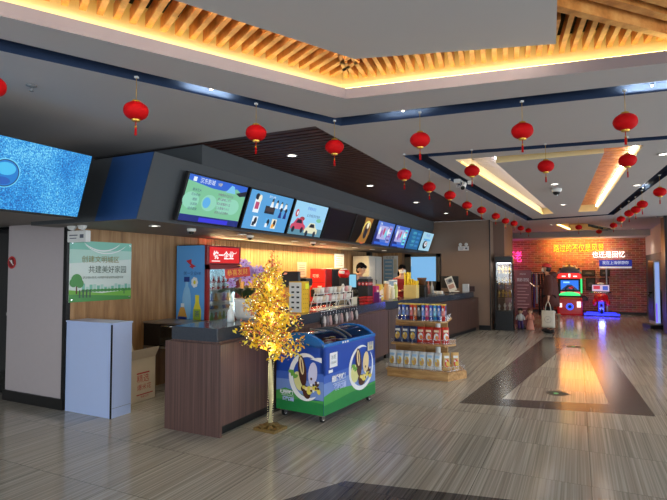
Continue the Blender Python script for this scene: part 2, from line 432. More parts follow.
# brown slatted ceiling above the counters
b = MB(); b.bx((-5.3, 3.97, CEIL+.05), (-2.11, 13.4, CEIL+.09), M_brownslat)
y = 4.0
while y < 13.38: b.bx((-5.2, y, CEIL+.01), (-2.115, y+.062, CEIL+.06), M_brownslat); y += .098
b.bx((-2.125, 3.95, CEIL), (-2.11, 13.4, CEIL+.09), M_brownslat); b.bx((-5.3, 3.95, CEIL), (-2.11, 3.97, CEIL+.09), M_brownslat)
struct(b, 'trim_13')

# ------------------------------------------------------------------ setting: walls and bulkheads
SOF = 2.03
b = MB()      # bulkhead that carries the menu screens, leaning forward
prof = [(-3.73, SOF), (-3.51, 2.65), (-5.3, 2.65), (-5.3, SOF)]
n = 4; y0, y1 = 3.41, 13.4
vs = [(x, y0, z) for x, z in prof]+[(x, y1, z) for x, z in prof]
M_soff = paint('soffit_grey', (112, 104, 98), .6, var=.03)
b.add(vs, [(0, 4, 5, 1), (1, 5, 6, 2)], M_dark); b.add(vs, [(3, 7, 4, 0)], M_soff); b.add(vs, [(0, 1, 2, 3)], M_dark)
b.bx((-5.3, 4.05, 2.65), (-3.5, 13.4, 2.86), M_dark)
M_blue = paint('blue_paint', (30, 70, 126), .5, var=.04)
b.add([(-3.733, 3.407, SOF+.004), (-3.515, 3.407, 2.648), (-4.06, 3.407, 2.648), (-4.3, 3.407, SOF+.004)], [(0, 1, 2, 3)], M_blue)
struct(b, 'trim_16')
b = MB()      # bulkhead of the big screen and the dark recess behind it
prof = [(-4.05, SOF-.02), (-3.868, 2.555), (-5.9, 2.57), (-5.9, SOF-.02)]
for (ya, yb) in ((.2, 3.01),):
    vs = [(x, ya, z) for x, z in prof]+[(x, yb, z) for x, z in prof]; k = 4
    b.add(vs, [(0, 4, 5, 1), (1, 5, 6, 2), (2, 6, 7, 3), (0, 1, 2, 3), (7, 6, 5, 4)], M_black)
    b.add(vs, [(3, 7, 4, 0)], M_soff)
b.bx((-7.5, 3.06, 2.12), (-5.0, 3.4, 2.56), M_black)
b.bx((-7.5, 3.06, 2.085), (-5.1, 3.76, 2.12), M_soff); b.bx((-7.5, 3.76, 2.12), (-5.1, 4.1, 2.85), M_dark)
struct(b, 'trim_17')
b = MB(); b.bx((-5.3, 3.74, 0), (-5.12, 13.6, 2.9), M_wallwood)
struct(b, 'wall_back')
b = MB()      # lit vertical slats
y = 5.85
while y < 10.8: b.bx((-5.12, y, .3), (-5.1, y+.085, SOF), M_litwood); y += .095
struct(b, 'trim_14')
b = MB(); b.bx((-5.3, 13.4, 0), (-2.03, 13.6, CEIL), M_endwall); b.bx((-2.3, 13.6, 0), (-2.03, 16, CEIL), M_endwall); b.bx((-2.03, 14.0, 0), (-1.75, 15.9, CEIL), paint('brown_pillar_paint', (122, 96, 84), .65, var=.03))
b.bx((-2.045, 13.385, 0), (-2.02, 13.4, CEIL), M_blackm)
b.bx((-5.12, 13.38, .2), (-4.4, 13.4, SOF), M_wallwood)
struct(b, 'wall_end')
b = MB(); b.bx((-2.32, 13.37, 0), (-2.02, 13.4, .12), M_black); b.bx((-2.03, 13.98, 0), (-1.74, 14.0, .12), M_black); b.bx((-1.75, 13.98, 0), (-1.73, 15.9, .12), M_black); struct(b, 'baseboard_end')
b = MB()      # pale column on the left with dark base and black corner strip
M_col = paint('pale_column_laminate', (176, 166, 168), .45, var=.03)
b.bx((-6.2, 3.72, .12), (-5.16, 3.76, 2.085), M_col)
b.bx((-6.22, 3.7, 0), (-5.14, 3.76, .12), M_black); b.bx((-5.17, 3.705, .12), (-5.115, 3.76, 2.085), M_blackm)
struct(b, 'wall_column_left')
b = MB(); b.bx((-8, 3.8, 0), (-6.9, 3.9, 2.1), M_blackm); b.bx((-6.9, 3.9, 0), (-6.2, 3.95, 2.1), paint('door_dark_glass', (22, 24, 26), .1)); b.bx((-6.32, 3.8, 0), (-6.22, 3.9, 2.1), M_blackm)
b.bx((-6.45, 3.86, .98), (-6.3, 3.9, 1.02), M_chrome)
struct(b, 'door_1')
# brick wall at the far end
mb_ = bpy.data.materials.new('old_brick'); mb_.use_nodes = True; nt = mb_.node_tree
bs = nt.nodes['Principled BSDF']; bs.inputs['Roughness'].default_value = .85
tc = nt.nodes.new('ShaderNodeTexCoord'); mp = nt.nodes.new('ShaderNodeMapping'); mp.inputs['Rotation'].default_value = (R(90), 0, 0)
br = nt.nodes.new('ShaderNodeTexBrick'); br.inputs['Scale'].default_value = 1; br.inputs['Brick Width'].default_value = .24; br.inputs['Row Height'].default_value = .075
br.inputs['Mortar Size'].default_value = .009; br.inputs['Color1'].default_value = (*srgb(182, 102, 88), 1); br.inputs['Color2'].default_value = (*srgb(134, 78, 68), 1); br.inputs['Mortar'].default_value = (*srgb(184, 146, 130), 1)
nz = nt.nodes.new('ShaderNodeTexNoise'); nz.inputs['Scale'].default_value = 5; mx = nt.nodes.new('ShaderNodeMix'); mx.data_type = 'RGBA'; mx.blend_type = 'OVERLAY'; mx.inputs[0].default_value = .5
nt.links.new(tc.outputs['Object'], mp.inputs[0]); nt.links.new(mp.outputs[0], br.inputs['Vector']); nt.links.new(tc.outputs['Object'], nz.inputs['Vector'])
nt.links.new(br.outputs['Color'], mx.inputs[6]); nt.links.new(nz.outputs['Color'], mx.inputs[7]); nt.links.new(mx.outputs[2], bs.inputs['Base Color'])
BW = 20.0
b = MB(); b.bx((-3.2, BW, 0), (2.3, BW+.2, CEIL), mb_); struct(b, 'wall_far')
b = MB(); b.bx((-3.2, BW-.03, 0), (2.3, BW, .1), M_black); struct(b, 'baseboard_far')
b = MB(); b.bx((-3.2, 18.7, 2.66), (2.3, BW, CEIL+.02), M_ceil); struct(b, 'trim_15')
b = MB()
b.bx((2.1, 14.9, 0), (2.3, BW, 2.05), M_dark); b.bx((2.1, 14.9, 2.05), (2.3, BW, CEIL), M_ceil)
struct(b, 'wall_right')
b = MB(); M_post = paint('dark_post', (62, 58, 58), .5, var=.04)
b.bx((1.9, 14.2, 0), (2.5, 14.9, CEIL), M_post); b.bx((1.88, 14.18, 0), (1.93, 14.25, CEIL), M_blackm); struct(b, 'wall_post_right')
# walls outside the frame: the glazed front behind the camera and to the right
b = MB(); M_wallw = paint('plain_wall', (190, 186, 182), .8, var=.02)
b.bx((-8.2, -5, 0), (-8, 21, CEIL), M_wallw); b.bx((-8, 20.2, 0), (5, 20.4, CEIL), M_wallw)
b.bx((-8, 3.96, 0), (-5.3, 4.1, CEIL), M_wallw); b.bx((-6.2, 3.762, 0), (-5.3, 3.96, 2.0), M_dark)
struct(b, 'wall_left')
GF = paint('window_aluminium', (70, 72, 74), .4, metal=.5)
G_pane = glass('window_pane', (.97, .99, 1))
def glazing(name, a, bb, axis, n):
    b = MB(); f = MB()
    for k in range(n+1):
        t = a+(bb-a)*k/n
        if axis == 'x': b.bx((t-.04, -5.1, 0), (t+.04, -4.98, CEIL), GF)
        else: b.bx((4.98, t-.04, 0), (5.1, t+.04, CEIL), GF)
    for z in (0, CEIL-.12):
        if axis == 'x': b.bx((a, -5.1, z), (bb, -4.98, z+.12), GF)
        else: b.bx((4.98, a, z), (5.1, bb, z+.12), GF)
    o = struct(b, name)
    if axis == 'x': f.bx((a, -5.05, .1), (bb, -5.04, CEIL-.1), G_pane)
    else: f.bx((5.04, a, .1), (5.05, bb, CEIL-.1), G_pane)
    f.build('pane', o)
glazing('window_1', -8, 5, 'x', 9); glazing('window_2', -5, 21, 'y', 16)

# ------------------------------------------------------------------ ceiling lights
def ceiling_light(p, label, group, r=.05, power=14, col=(1, .9, .76), spot=120, first=[None]):
    if first[0] is None:
        t = thing('ceiling_light', label, 'ceiling light', p, 0, group)
        b = MB(); b.lathe([(.046, .0), (.062, -.006), (.062, -.012), (.05, -.012), (.046, -.004)], M_white, n=24); b.build('trim_ring', t)
        MB().lathe([(.001, -.001), (.046, -.001), (.046, -.006), (.001, -.006)], G_lamp, n=24).build('lens', t)
        first[0] = t
    else:
        t = copy_thing(first[0], p, 0, label); t['group'] = group
    if power:
        l = lamp('SPOT', (p[0], p[1], p[2]-.03), power, col, name='downlight_beam', spot_size=R(spot), spot_blend=.8, shadow_soft_size=.045)
    return t
for i, (u, v) in enumerate(((292, 155), (370, 185.3), (416, 202), (446, 213))):
    ceiling_light(onZ(u, v, CEIL+.012), f'{NTH[i]} round downlight from the left in the brown slatted ceiling', 'downlights in the brown slatted ceiling', power=40)
for i, (u, v) in enumerate(((154.7, 225.3), (242, 234), (295, 240.8), (323, 243.6), (355, 247.4), (372, 249.2), (384, 250.4))):
    ceiling_light(onZ(u, v, SOF), f'{NTH[i]} round downlight from the left under the menu screen bulkhead', 'downlights under the menu bulkhead', power=16, col=(1, .84, .6))
for i, (u, v, w) in enumerate(((554.5, 183.8, 'beside the white ceiling camera between the lit coves'), (563, 204.3, 'between the lit coves, beyond the white ceiling camera'), (637, 184.8, 'on the far stretch of the right dark strip'), (664, 153.6, 'at the right edge of the view'), (551.5, 224.6, 'beyond the coffer, left of the distant lantern'), (633, 228.7, 'before the right end of the brick wall'), (535, 234.7, 'low before the brick wall, left end'), (522, 238.0, 'leftmost of those before the brick wall'))):
    z = CEIL if v < 234 else CEIL
    ceiling_light(onZ(u, v, z), f'round downlight in the grey ceiling {w}', 'downlights in the hall ceiling', power=44, col=(1, .84, .64))
# washes inside the dark strips: small lamps set in the groove
for i, (u, v, pw) in enumerate(((211, 88, 1.5), (403, 109.5, 1.5), (652, 84, 1.5), (455, 152, 1.2), (629, 141.5, 1.2), (450, 180, 1.), (488, 199, .8), (512, 211, .8), (643, 187, .9), (624, 208, .8))):
    p = onZ(u, v, CEIL+.05)
    t = thing('strip_spotlight', f'{NTH[i]} small lamp set inside the dark blue ceiling strips, counted from the left front' if i < 3 else f'small lamp set inside the dark strip of the coffer, {ORD[i-3]} from the left front', 'spotlight', p, 0, 'lamps in the dark ceiling strips')
    MB().cyl((0, 0, .018), (0, 0, -.012), .02, .022, M_chrome, 14).build('lamp_body', t)
    MB().cyl((0, 0, -.012), (0, 0, -.016), .008, .008, G_lamp, 14).build('lens', t)
    gd = (sL if u < 334 else sR) if i < 3 else (Vector((.996, .09)) if i < 5 else (Vector((.068, .997)) if u < 570 else Vector((-.06, .998))))
    lamp('AREA', (p.x, p.y, CEIL+.012), pw*3, (1, .9, .68), (PI, 0, math.atan2(gd.y, gd.x)), name='strip_glow', shape='RECTANGLE', size=.34, size_y=.012)

# ------------------------------------------------------------------ lanterns
def make_lantern(label, p, drop):
    t = thing('red_lantern', label, 'lantern', p, 0, 'red lanterns hanging from the ceiling')
    r, h = .0825, .062
    b = MB(); n = 24; k = 10; vs = []; fs = []
    for i in range(k+1):
        a = -PI/2*.8+PI*.8*i/k
        for j in range(n):
            rr = r*math.cos(a)*(1 if j % 2 else .965); vs.append((rr*math.cos(2*PI*j/n), rr*math.sin(2*PI*j/n), h*math.sin(a)*1.02))
    for i in range(k):
        for j in range(n): fs.append((i*n+j, i*n+(j+1) % n, (i+1)*n+(j+1) % n, (i+1)*n+j))
    b.add(vs, fs, M_red, True); b.build('lantern_body', t)
    MB().cyl((0, 0, .055), (0, 0, .07), .03, .026, M_gold, 16).build('top_cap', t)
    MB().cyl((0, 0, -.056), (0, 0, -.07), .03, .026, M_gold, 16).build('bottom_cap', t)
    b = MB(); b.tube([(0, 0, .07), (0, 0, drop-.012)], .0022, M_gold, 6); b.build('hanging_cord', t)
    b = MB(); b.box((0, 0, drop-.006), (.022, .022, .012), M_white); b.build('ceiling_hook', t)
    b = MB(); b.tube([(0, 0, -.07), (0, 0, -.1)], .003, M_red, 6); b.cyl((0, 0, -.1), (0, 0, -.112), .006, .008, M_gold, 8)
    for k in range(6): b.tube([(.005*math.cos(k), .005*math.sin(k), -.11), (.007*math.cos(k), .007*math.sin(k), -.165)], .0022, M_red, 5)
    b.build('tassel', t)
    return t
LANT = [
 (-9.5, 86, 'cut by the left edge of the view, above the blue screen'), (136, 111, 'on the left front strip, above the blue painted panel'), (256, 133, 'left of the front strip corner, above the first menu screen'),
 (334.5, 147, 'under the corner of the front dark strip'), (420, 140, 'under the right front strip, just before the coffer corner'), (522.3, 131, 'under the right front strip, in the middle'), (625.3, 122, 'largest on the right, high under the front strip'),
 (545.8, 166.3, 'between the two lit coves beside the ceiling camera'), (627.5, 160.5, 'in front of the right lit cove'), (472, 171, 'in front of the near end of the left lit cove'),
 (404.3, 174.7, 'first of the left row along the brown ceiling'), (429.3, 187, 'second of the left row, before the brown ceiling edge'), (449.9, 195.3, 'third of the left row, below the white spot camera'),
 (467, 205.4, 'fourth of the left row'), (481.6, 210.2, 'fifth of the left row'), (495.7, 216.2, 'sixth of the left row'), (505.5, 221, 'seventh of the left row'), (514, 223.4, 'eighth of the left row'), (520.8, 228.2, 'ninth of the left row'), (528.4, 230.6, 'tenth and farthest of the left row'),
 (659.8, 192, 'first of the right row, at the right edge'), (642.2, 204.4, 'second of the right row'), (635.6, 209.8, 'third of the right row'), (629, 213.4, 'fourth of the right row'), (621, 219.2, 'fifth of the right row'), (613.5, 225.4, 'sixth of the right row'),
 (578.7, 227.3, 'alone in the middle before the far yellow neon'), (599, 231.6, 'smallest, far off above the yellow neon')]
DROP = .235; first = None
for u, v, w in LANT:
    z = CEIL-DROP
    if v == 231.6: z = CEIL-.2
    p = onZ(u, v, z)
    if first is None: first = make_lantern(f'red lantern {w}', p, DROP)
    else: copy_thing(first, p, random.uniform(0, 1), f'red lantern {w}')

# ------------------------------------------------------------------ ceiling cameras, sensor
def dome_camera(p, label, s=1.):
    t = thing('dome_camera', label, 'security camera', p, 0, 'dome cameras')
    b = MB(); b.lathe([(.001, 0), (.05*s, 0), (.05*s, -.02*s), (.044*s, -.035*s), (.001, -.035*s)], M_white); b.build('housing', t)
    MB().ell((0, 0, -.034*s), (.036*s, .036*s, .034*s), M_black, z0=-1, z1=.0).build('dome', t)
    MB().cyl((0, 0, -.06*s), (.01*s, -.012*s, -.067*s), .008*s, .008*s, M_chrome, 12).build('lens', t)
for u, v, w, s in ((191.5, 231.5, 'small white dome camera under the bulkhead, left of the drinks fridge', 1.), (250, 238.2, 'small white dome camera under the bulkhead, above the orchids', 1.), (313, 244.8, 'small white dome camera under the bulkhead, above the red machine', 1.)):
    dome_camera(onZ(u, v-3, SOF), w, s)
dome_camera(onZ(556.3, 188.5, CEIL), 'large white dome camera on the ceiling between the lit coves', 1.6)
p = onZ(461, 179, CEIL)
t = thing('bullet_camera', 'white camera on a bracket with junction box under the left dark strip', 'security camera', p)
b = MB(); b.box((-.05, 0, -.03), (.09, .09, .06), M_white, bev=.008); b.build('junction_box', t)
b = MB(); b.tube([(0, 0, -.02), (.03, -.01, -.05), (.04, -.02, -.08)], .014, M_white); b.build('bracket', t)
b = MB(); b.cyl((.04, .03, -.07), (.05, -.13, -.15), .035, .035, M_white, 18); b.cyl((.05, -.13, -.15), (.051, -.142, -.156), .03, .028, M_black, 18); b.build('camera_barrel', t)
b = MB(); b.tube([(-.05, .02, -.06), (-.06, -.03, -.12), (-.02, -.06, -.13), (.0, 0, -.06)], .006, M_white); b.build('cable', t)
b = MB(); b.box((.12, .06, -.05), (.07, .06, .05), M_white, bev=.006); b.build('adapter', t)
p = onZ(31.5, 85, CEIL)
t = thing('ceiling_sensor', 'small grey sensor with a hanging nozzle on the ceiling at far left', 'sensor', p)
b = MB(); b.lathe([(.001, 0), (.035, 0), (.035, -.008), (.012, -.016), (.001, -.016)], M_grey); b.build('plate', t)
b = MB(); b.tube([(0, 0, -.016), (0, 0, -.04)], .005, M_grey); b.lathe([(.001, -.04), (.014, -.04), (.014, -.045), (.001, -.045)], M_grey); b.build('nozzle', t)

# ------------------------------------------------------------------ emergency lights
def emergency_light(p, label, w=.28, face_x=1):
    t = thing('emergency_light', label, 'emergency light', p, 0, 'twin head emergency lights')
    b = MB(); b.box((0, -.03, 0), (w, .06, w*.42), M_white, bev=.008); fc = Face(b, frame((0, -.06, 0), (1, 0, 0), (0, 0, 1)))
    G_ = paint('print_grey', (90, 95, 110)); fc.rect(-w*.16, .012, w*.44, .012, G_, 1); fc.rect(-w*.18, -.02, w*.36, .01, G_, 1); fc.rect(w*.28, .0, w*.2, .04, G_, 1); b.build('battery_box', t)
    for s in (-1, 1):
        b = MB(); b.tube([(s*w*.28, -.03, w*.2), (s*w*.28, -.035, w*.27)], .008, M_white); b.ell((s*w*.28, -.05, w*.38), (w*.17, w*.13, w*.16), M_white); b.cyl((s*w*.28, -.07, w*.37), (s*w*.28, -.05-w*.12, w*.36), w*.11, w*.125, M_white, 18)
        h = b.build('lamp_head', t)
emergency_light((-4.875, 3.7, 1.915), 'white twin head emergency light beside the green poster', .3)
emergency_light((-2.7, 13.4, 2.12), 'white twin head emergency light high on the brown end wall', .27)

# ------------------------------------------------------------------ screens
K = lambda n, rgb, s=1.: glow('screen_'+n, rgb, s)
S_lb, S_b, S_db, S_w, S_gr, S_dk, S_or, S_pk = K('light_blue', (120, 190, 232)), K('blue', (40, 96, 205)), K('deep_blue', (22, 40, 120)), K('white', (226, 236, 245)), K('green', (120, 190, 150)), K('dark', (18, 26, 44)), K('orange', (240, 160, 40)), K('pink', (180, 70, 110))
S_txt, S_yel, S_crm, S_mag, S_cy, S_gold, S_sky = K('ink', (50, 70, 110)), K('yellow', (235, 220, 120)), K('cream', (236, 230, 205)), K('magenta', (150, 90, 170)), K('cyan', (110, 215, 225)), K('gold', (190, 140, 50), .8), K('sky', (90, 170, 225))
M_scrblack = paint('screen_off', (7, 7, 9), .35, var=0, spec=.2)
tilt = Vector((.17, 0, .485)).normalized()
SW, SH = 1.0, .515
def art(i, fc):
    W, H = SW-.03, SH-.03
    if i == 0:
        fc.rect(0, 0, W, H, S_gr, 1); fc.rect(0, -H/2+.035, W, .07, S_db, 2); fc.rect(.05, -H/2+.03, W*.5, .045, K('royal', (50, 50, 215)), 3)
        fc.poly([(-W/2, H/2), (-W/2, H/2-.06), (-.1, H/2-.1), (.1, H/2-.1), (.3, H/2-.05), (W/2, H/2-.12), (W/2, H/2)], S_b, 2)
        fc.poly([(.12, H/2-.11), (.2, H/2-.02), (.25, H/2-.03), (.29, H/2-.11)], S_lb, 3); fc.poly([(.3, H/2-.1), (W/2, H/2-.05), (W/2, H/2-.11), (.38, H/2-.13)], S_dk, 3)
        fc.rect(-W/2+.09, H/2-.04, .05, .045, S_w, 3); fc.text('汉东影城', -.2, H/2-.045, .06, S_w, 3); fc.text('VIP', .0, H/2-.045, .05, S_yel, 3)
        for a in (-.38, -.1, .14, .3): fc.oval(a, -.02, .12, .09, K('mint', (140, 205, 180)), 2)
        fc.oval(-.14, -.02, .06, .06, S_sky, 3)
        for r in range(5):
            y = H/2-.15-.05*r
            fc.text(('爆米花大', '可乐中杯', '烤肠', '冰淇淋', '组合套餐')[r], -.33, y, .034, S_txt, 4)
            fc.text(('大桶爆米花加可乐', '单人套餐二十八', '双人套餐四十五', '三人套餐六十八', '会员九折优惠中')[r], .14, y, .034, K('plum', (110, 60, 120)), 4)
    elif i == 1:
        fc.rect(0, 0, W, H, K('azure', (84, 158, 214)), 1)
        fc.rect(-.3, .07, .12, .2, S_w, 2); fc.rect(-.3, .06, .08, .09, S_pk, 3); fc.oval(-.33, .17, .04, .04, S_dk, 3); fc.oval(-.27, .15, .035, .05, S_crm, 3)
        fc.rect(0, .03, .22, .1, S_dk, 2); fc.rect(0, .035, .18, .05, K('brown', (60, 50, 50)), 3)
        for j in range(4):
            x = .02+.11*j; fc.oval(x, .16-.01*j, .022, .03, S_dk, 2); fc.poly([(x-.04, .07), (x+.04, .07), (x+.02, .14), (x-.02, .14)], S_w, 2); fc.oval(x, .13, .016, .018, S_crm, 3)
        for j in range(2):
            x = .26+.12*j; fc.oval(x, .06, .03, .03, S_dk, 3); fc.poly([(x-.04, -.05), (x+.04, -.05), (x+.02, .03), (x-.02, .03)], S_db, 2)
        for j, x in enumerate((-.26, .02, .17)):
            fc.rect(x, -.14, .11, .13, (S_w, S_sky, S_crm)[j], 2); fc.oval(x+.01, -.13, .03, .045, S_dk, 3); fc.rect(x-.02, -.17, .05, .05, (S_dk, S_w, S_or)[j], 4)
        fc.text('新片上映', -.02, .2, .035, S_w, 3)
    elif i == 2:
        fc.rect(0, 0, W, H, K('pale_blue', (150, 205, 236)), 1); fc.rect(0, -H/2+.06, W, .12, K('teal_road', (90, 140, 160)), 2)
        fc.text('影城会员日', 0, H/2-.08, .05, S_b, 3); fc.text('全场电影票优惠购', .1, .06, .05, K('slate', (70, 90, 140)), 3); fc.oval(-.38, .07, .045, .055, K('carmine', (190, 60, 70)), 3); fc.oval(-.37, .07, .02, .03, S_w, 4)
        for x, y, c, d in ((-.26, -.1, K('rose', (200, 70, 100)), S_dk), (.14, -.14, K('ivory', (222, 222, 190)), S_dk)):
            fc.poly([(x-.2, y-.06), (x+.2, y-.06), (x+.2, y), (x+.13, y+.03), (x+.07, y+.1), (x-.08, y+.1), (x-.15, y+.02), (x-.2, y)], c, 3); fc.poly([(x-.09, y+.03), (x-.05, y+.085), (x+.05, y+.085), (x+.09, y+.03)], d, 4)
            for s in (-.12, .12): fc.oval(x+s, y-.065, .04, .045, d, 5)
        fc.oval(-.2, .0, .07, .03, K('berry', (160, 50, 60)), 2); fc.oval(.3, .01, .08, .03, S_gr, 2)
    elif i == 3: pass
    elif i == 4:
        fc.poly([(-.22, -H/2), (-.1, -.1), (-.06, .05), (-.08, H/2), (.3, H/2), (.26, .1), (.28, -.05), (.2, -H/2)], K('amber', (170, 120, 50), .8), 1)
        fc.oval(.1, .05, .1, .14, K('umber', (96, 62, 40)), 2); fc.oval(.12, .1, .05, .06, S_crm, 3, 0); fc.oval(.08, -.06, .08, .1, S_dk, 3); fc.arc(.1, 0, .17, .04, 20, 200, S_yel, 3); fc.arc(.05, -.1, .15, .03, 180, 330, K('vermilion', (190, 80, 40)), 3); fc.text('年', .2, .18, .07, K('vermilion', (190, 80, 40)), 3)
    elif i in (5, 6):
        fc.rect(0, 0, W, H, K('violet_blue', (70, 110, 200)), 1); fc.poly([(-W/2, -H/2), (-W/2, .1), (0, -H/2)], S_db, 2); fc.rect(-.1, .02, .5, .28, K('lilac', (170, 170, 220)), 2)
        for a in range(5): fc.oval(-.28+.12*a, .05-.05*(a % 2), .05, .08, (S_w, S_mag, S_pk, S_cy, S_w)[a], 3)
        fc.rect(.3, 0, .2, .36, K('lavender', (150, 150, 215)) if i == 5 else S_cy, 2); fc.text('热映', -.3, .19, .06, S_w, 3); fc.rect(0, -.2, .8, .05, S_b, 3)
        for a in range(4): fc.rect(.3, .12-.08*a, .14, .03, (S_pk, S_w, S_mag, S_db)[a], 3)
    elif i == 7:
        fc.rect(0, 0, W, H, K('teal_blue', (26, 96, 150)), 1)
        for r in range(4): fc.text(('明日排片', '十点三十', '十四点整', '十九点半')[r], -.1, .15-.1*r, .07, S_cy, 3); fc.rect(.25, .15-.1*r, .24, .05, K('steel_blue', (60, 130, 190)), 2)
    else:
        fc.rect(0, 0, W, H, K('frost', (160, 205, 226)), 1); fc.oval(-.05, -.08, .2, .11, S_dk, 2); fc.oval(.0, -.06, .12, .07, S_w, 3); fc.oval(.02, -.05, .05, .04, K('rust', (170, 80, 60)), 4); fc.text('开心时刻', 0, .16, .09, S_b, 3); fc.rect(0, .05, .6, .05, S_sky, 2)
SLAB = ['first menu screen from the left, green price list under a blue header', 'second menu screen from the left, people and posters on light blue', 'third menu screen from the left, two cars on a pale blue picture', 'switched off black screen, fourth from the left', 'mostly black screen with a golden picture, fifth from the left', 'blue and lilac poster screen just right of the golden one', 'blue poster screen with pale cyan side panel, seventh from the left', 'dark teal timetable screen, second from the right end', 'pale screen with dark round picture at the right end of the row']
for i in range(9):
    yc = 3.82+1.06*i+.5
    base = Vector((-3.63, yc, 2.045)); ctr = base+tilt*(SH/2)
    t = thing('menu_screen', SLAB[i], 'screen', ctr, 0, 'menu screens above the counters')
    M = frame((0, 0, 0), (0, 1, 0), tilt)
    b = MB(); b.box((0, 0, -.025), (SW, SH, .046), M_black, bev=.006, M=M); b.build('casing', t)
    b = MB(); b.box((0, 0, -.001), (SW-.026, SH-.026, .003), M_scrblack, M=M); fc = Face(b, M @ Matrix.Translation((0, 0, .0012))); art(i, fc); b.build('display', t)
    b = MB(); b.box((0, 0, -.064), (.2, .2, .032), M_blackm, M=M); b.build('wall_bracket', t)
# big LED wall at the left
m = bpy.data.materials.new('led_water'); m.use_nodes = True; nt = m.node_tree; bs = nt.nodes['Principled BSDF']
tc = nt.nodes.new('ShaderNodeTexCoord'); n1 = nt.nodes.new('ShaderNodeTexNoise'); n1.inputs['Scale'].default_value = 85; n1.inputs['Detail'].default_value = 2; n1.inputs['Roughness'].default_value = .8
n2 = nt.nodes.new('ShaderNodeTexNoise'); n2.inputs['Scale'].default_value = 3.
mx = nt.nodes.new('ShaderNodeMath'); mx.operation = 'MULTIPLY_ADD'; mx.inputs[1].default_value = .35; nt.links.new(n2.outputs['Fac'], mx.inputs[0]); nt.links.new(n1.outputs['Fac'], mx.inputs[2])
cr = nt.nodes.new('ShaderNodeValToRGB'); e = cr.color_ramp.elements; e[0].position = .5; e[0].color = (*srgb(2, 78, 168), 1); e[1].position = .9; e[1].color = (*srgb(150, 240, 252), 1); q = e.new(.7); q.color = (*srgb(4, 150, 228), 1)
for n_ in (n1, n2): nt.links.new(tc.outputs['Object'], n_.inputs['Vector'])
nt.links.new(mx.outputs[0], cr.inputs[0]); nt.links.new(cr.outputs[0], bs.inputs['Emission Color']); bs.inputs['Emission Strength'].default_value = 1.; bs.inputs['Base Color'].default_value = (.01, .02, .04, 1)
M_led = m
ya, yb = 1.2, 3.0; lt = Vector((.18, 0, .53)).normalized(); LH = .555
ctr = Vector((-4.025, (ya+yb)/2, SOF-.005))+lt*(LH/2)+Vector((.012, 0, 0))
t = thing('led_video_wall', 'large tilted LED screen of glittering blue water at upper left', 'screen', ctr)
M = frame((0, 0, 0), (0, 1, 0), lt)
b = MB(); b.box((0, 0, -.006), (yb-ya, LH, .012), M_led, M=M); b.build('display', t)
b = MB(); b.box((0, 0, -.02), (yb-ya+.012, LH+.012, .02), M_blackm, M=M); b.build('casing', t)
b = MB(); fc = Face(b, M @ Matrix.Translation((0, 0, .001)))
bp = onX(6, 171, ctr.x); by = bp.y-ctr.y
for k, (r, c) in enumerate(((1, (110, 205, 240)), (.93, (10, 50, 110)), (.86, (20, 120, 200)))): fc.oval(by-.01, .005, .115*r, .115*r, glow(f'bubble_{k}', c), k+1, n=32)
fc.oval(by-.01, .04, .075, .05, glow('bubble_hi', (70, 185, 235)), 4); fc.oval(by-.02, -.055, .06, .03, glow('bubble_lo', (30, 90, 180)), 4)
b.build('bubble_picture', t)

# ------------------------------------------------------------------ counters
t = thing('service_counter', 'brown wood-grain near counter with recessed dark plinth, end facing the camera', 'counter', (-3.33, 3.74, 0))
b = MB(); b.bx((-.34, 0, 0), (.34, .03, .855), M_counter); b.bx((-.34, .03, .1), (.34, 4.56, .855), M_counter); b.build('cabinet_body', t)
b = MB(); b.bx((-.3, .05, 0), (.28, 4.5, .1), M_black); b.build('plinth', t)
b = MB(); b.cyl((.31, .02, .0), (.31, .02, .05), .02, .02, M_black, 12); b.build('foot', t)
t = thing('countertop', 'thick dark granite worktop on the near counter', 'countertop', (-3.33, 3.74, 0))
b = MB(); b.bx((-.28, .03, .855), (.3, 4.55, .875), M_counter); b.build('shadow_gap_board', t)
b = MB(); b.box((.01, 2.29, .9375), (.56, 4.56, .125), M_granite, bev=.004); b.build('slab', t)
pA, pB = Vector((-2.99, 8.3)), Vector((-2.3, 13.38)); ang = math.atan2(pB.y-pA.y, pB.x-pA.x)-PI/2; Lf = (pB-pA).length
t = thing('service_counter', 'dark brown far counter running to the brown end wall', 'counter', (pA.x, pA.y, 0), ang)
b = MB(); b.bx((-.62, .02, .1), (0, Lf-.1, .845), M_counter2); b.build('cabinet_body', t)
b = MB(); b.bx((-.58, .04, 0), (-.06, Lf-.12, .1), M_black); b.build('plinth', t)
t = thing('countertop', 'dark worktop on the far counter near the end wall', 'countertop', (pA.x, pA.y, 0), ang)
MB().box((-.34, Lf/2-.06, .915), (.5, Lf-.3, .14), M_granite, bev=.004).build('slab', t)
CT = 1.001
def oncounter(u, x):                     # a spot on the near worktop
    p = onX(u, 300, x); return (p.x, p.y, CT)
def onfar(u, off=-.3):                   # a spot on the far worktop, off metres behind its front
    d = ray(u, 300); n = Vector((math.cos(ang), math.sin(ang))); q = pA+n*off; e = (pB-pA).normalized()
    k = (q.x*e.y-q.y*e.x)/(d.x*e.y-d.y*e.x); return (d.x*k, d.y*k, .986)

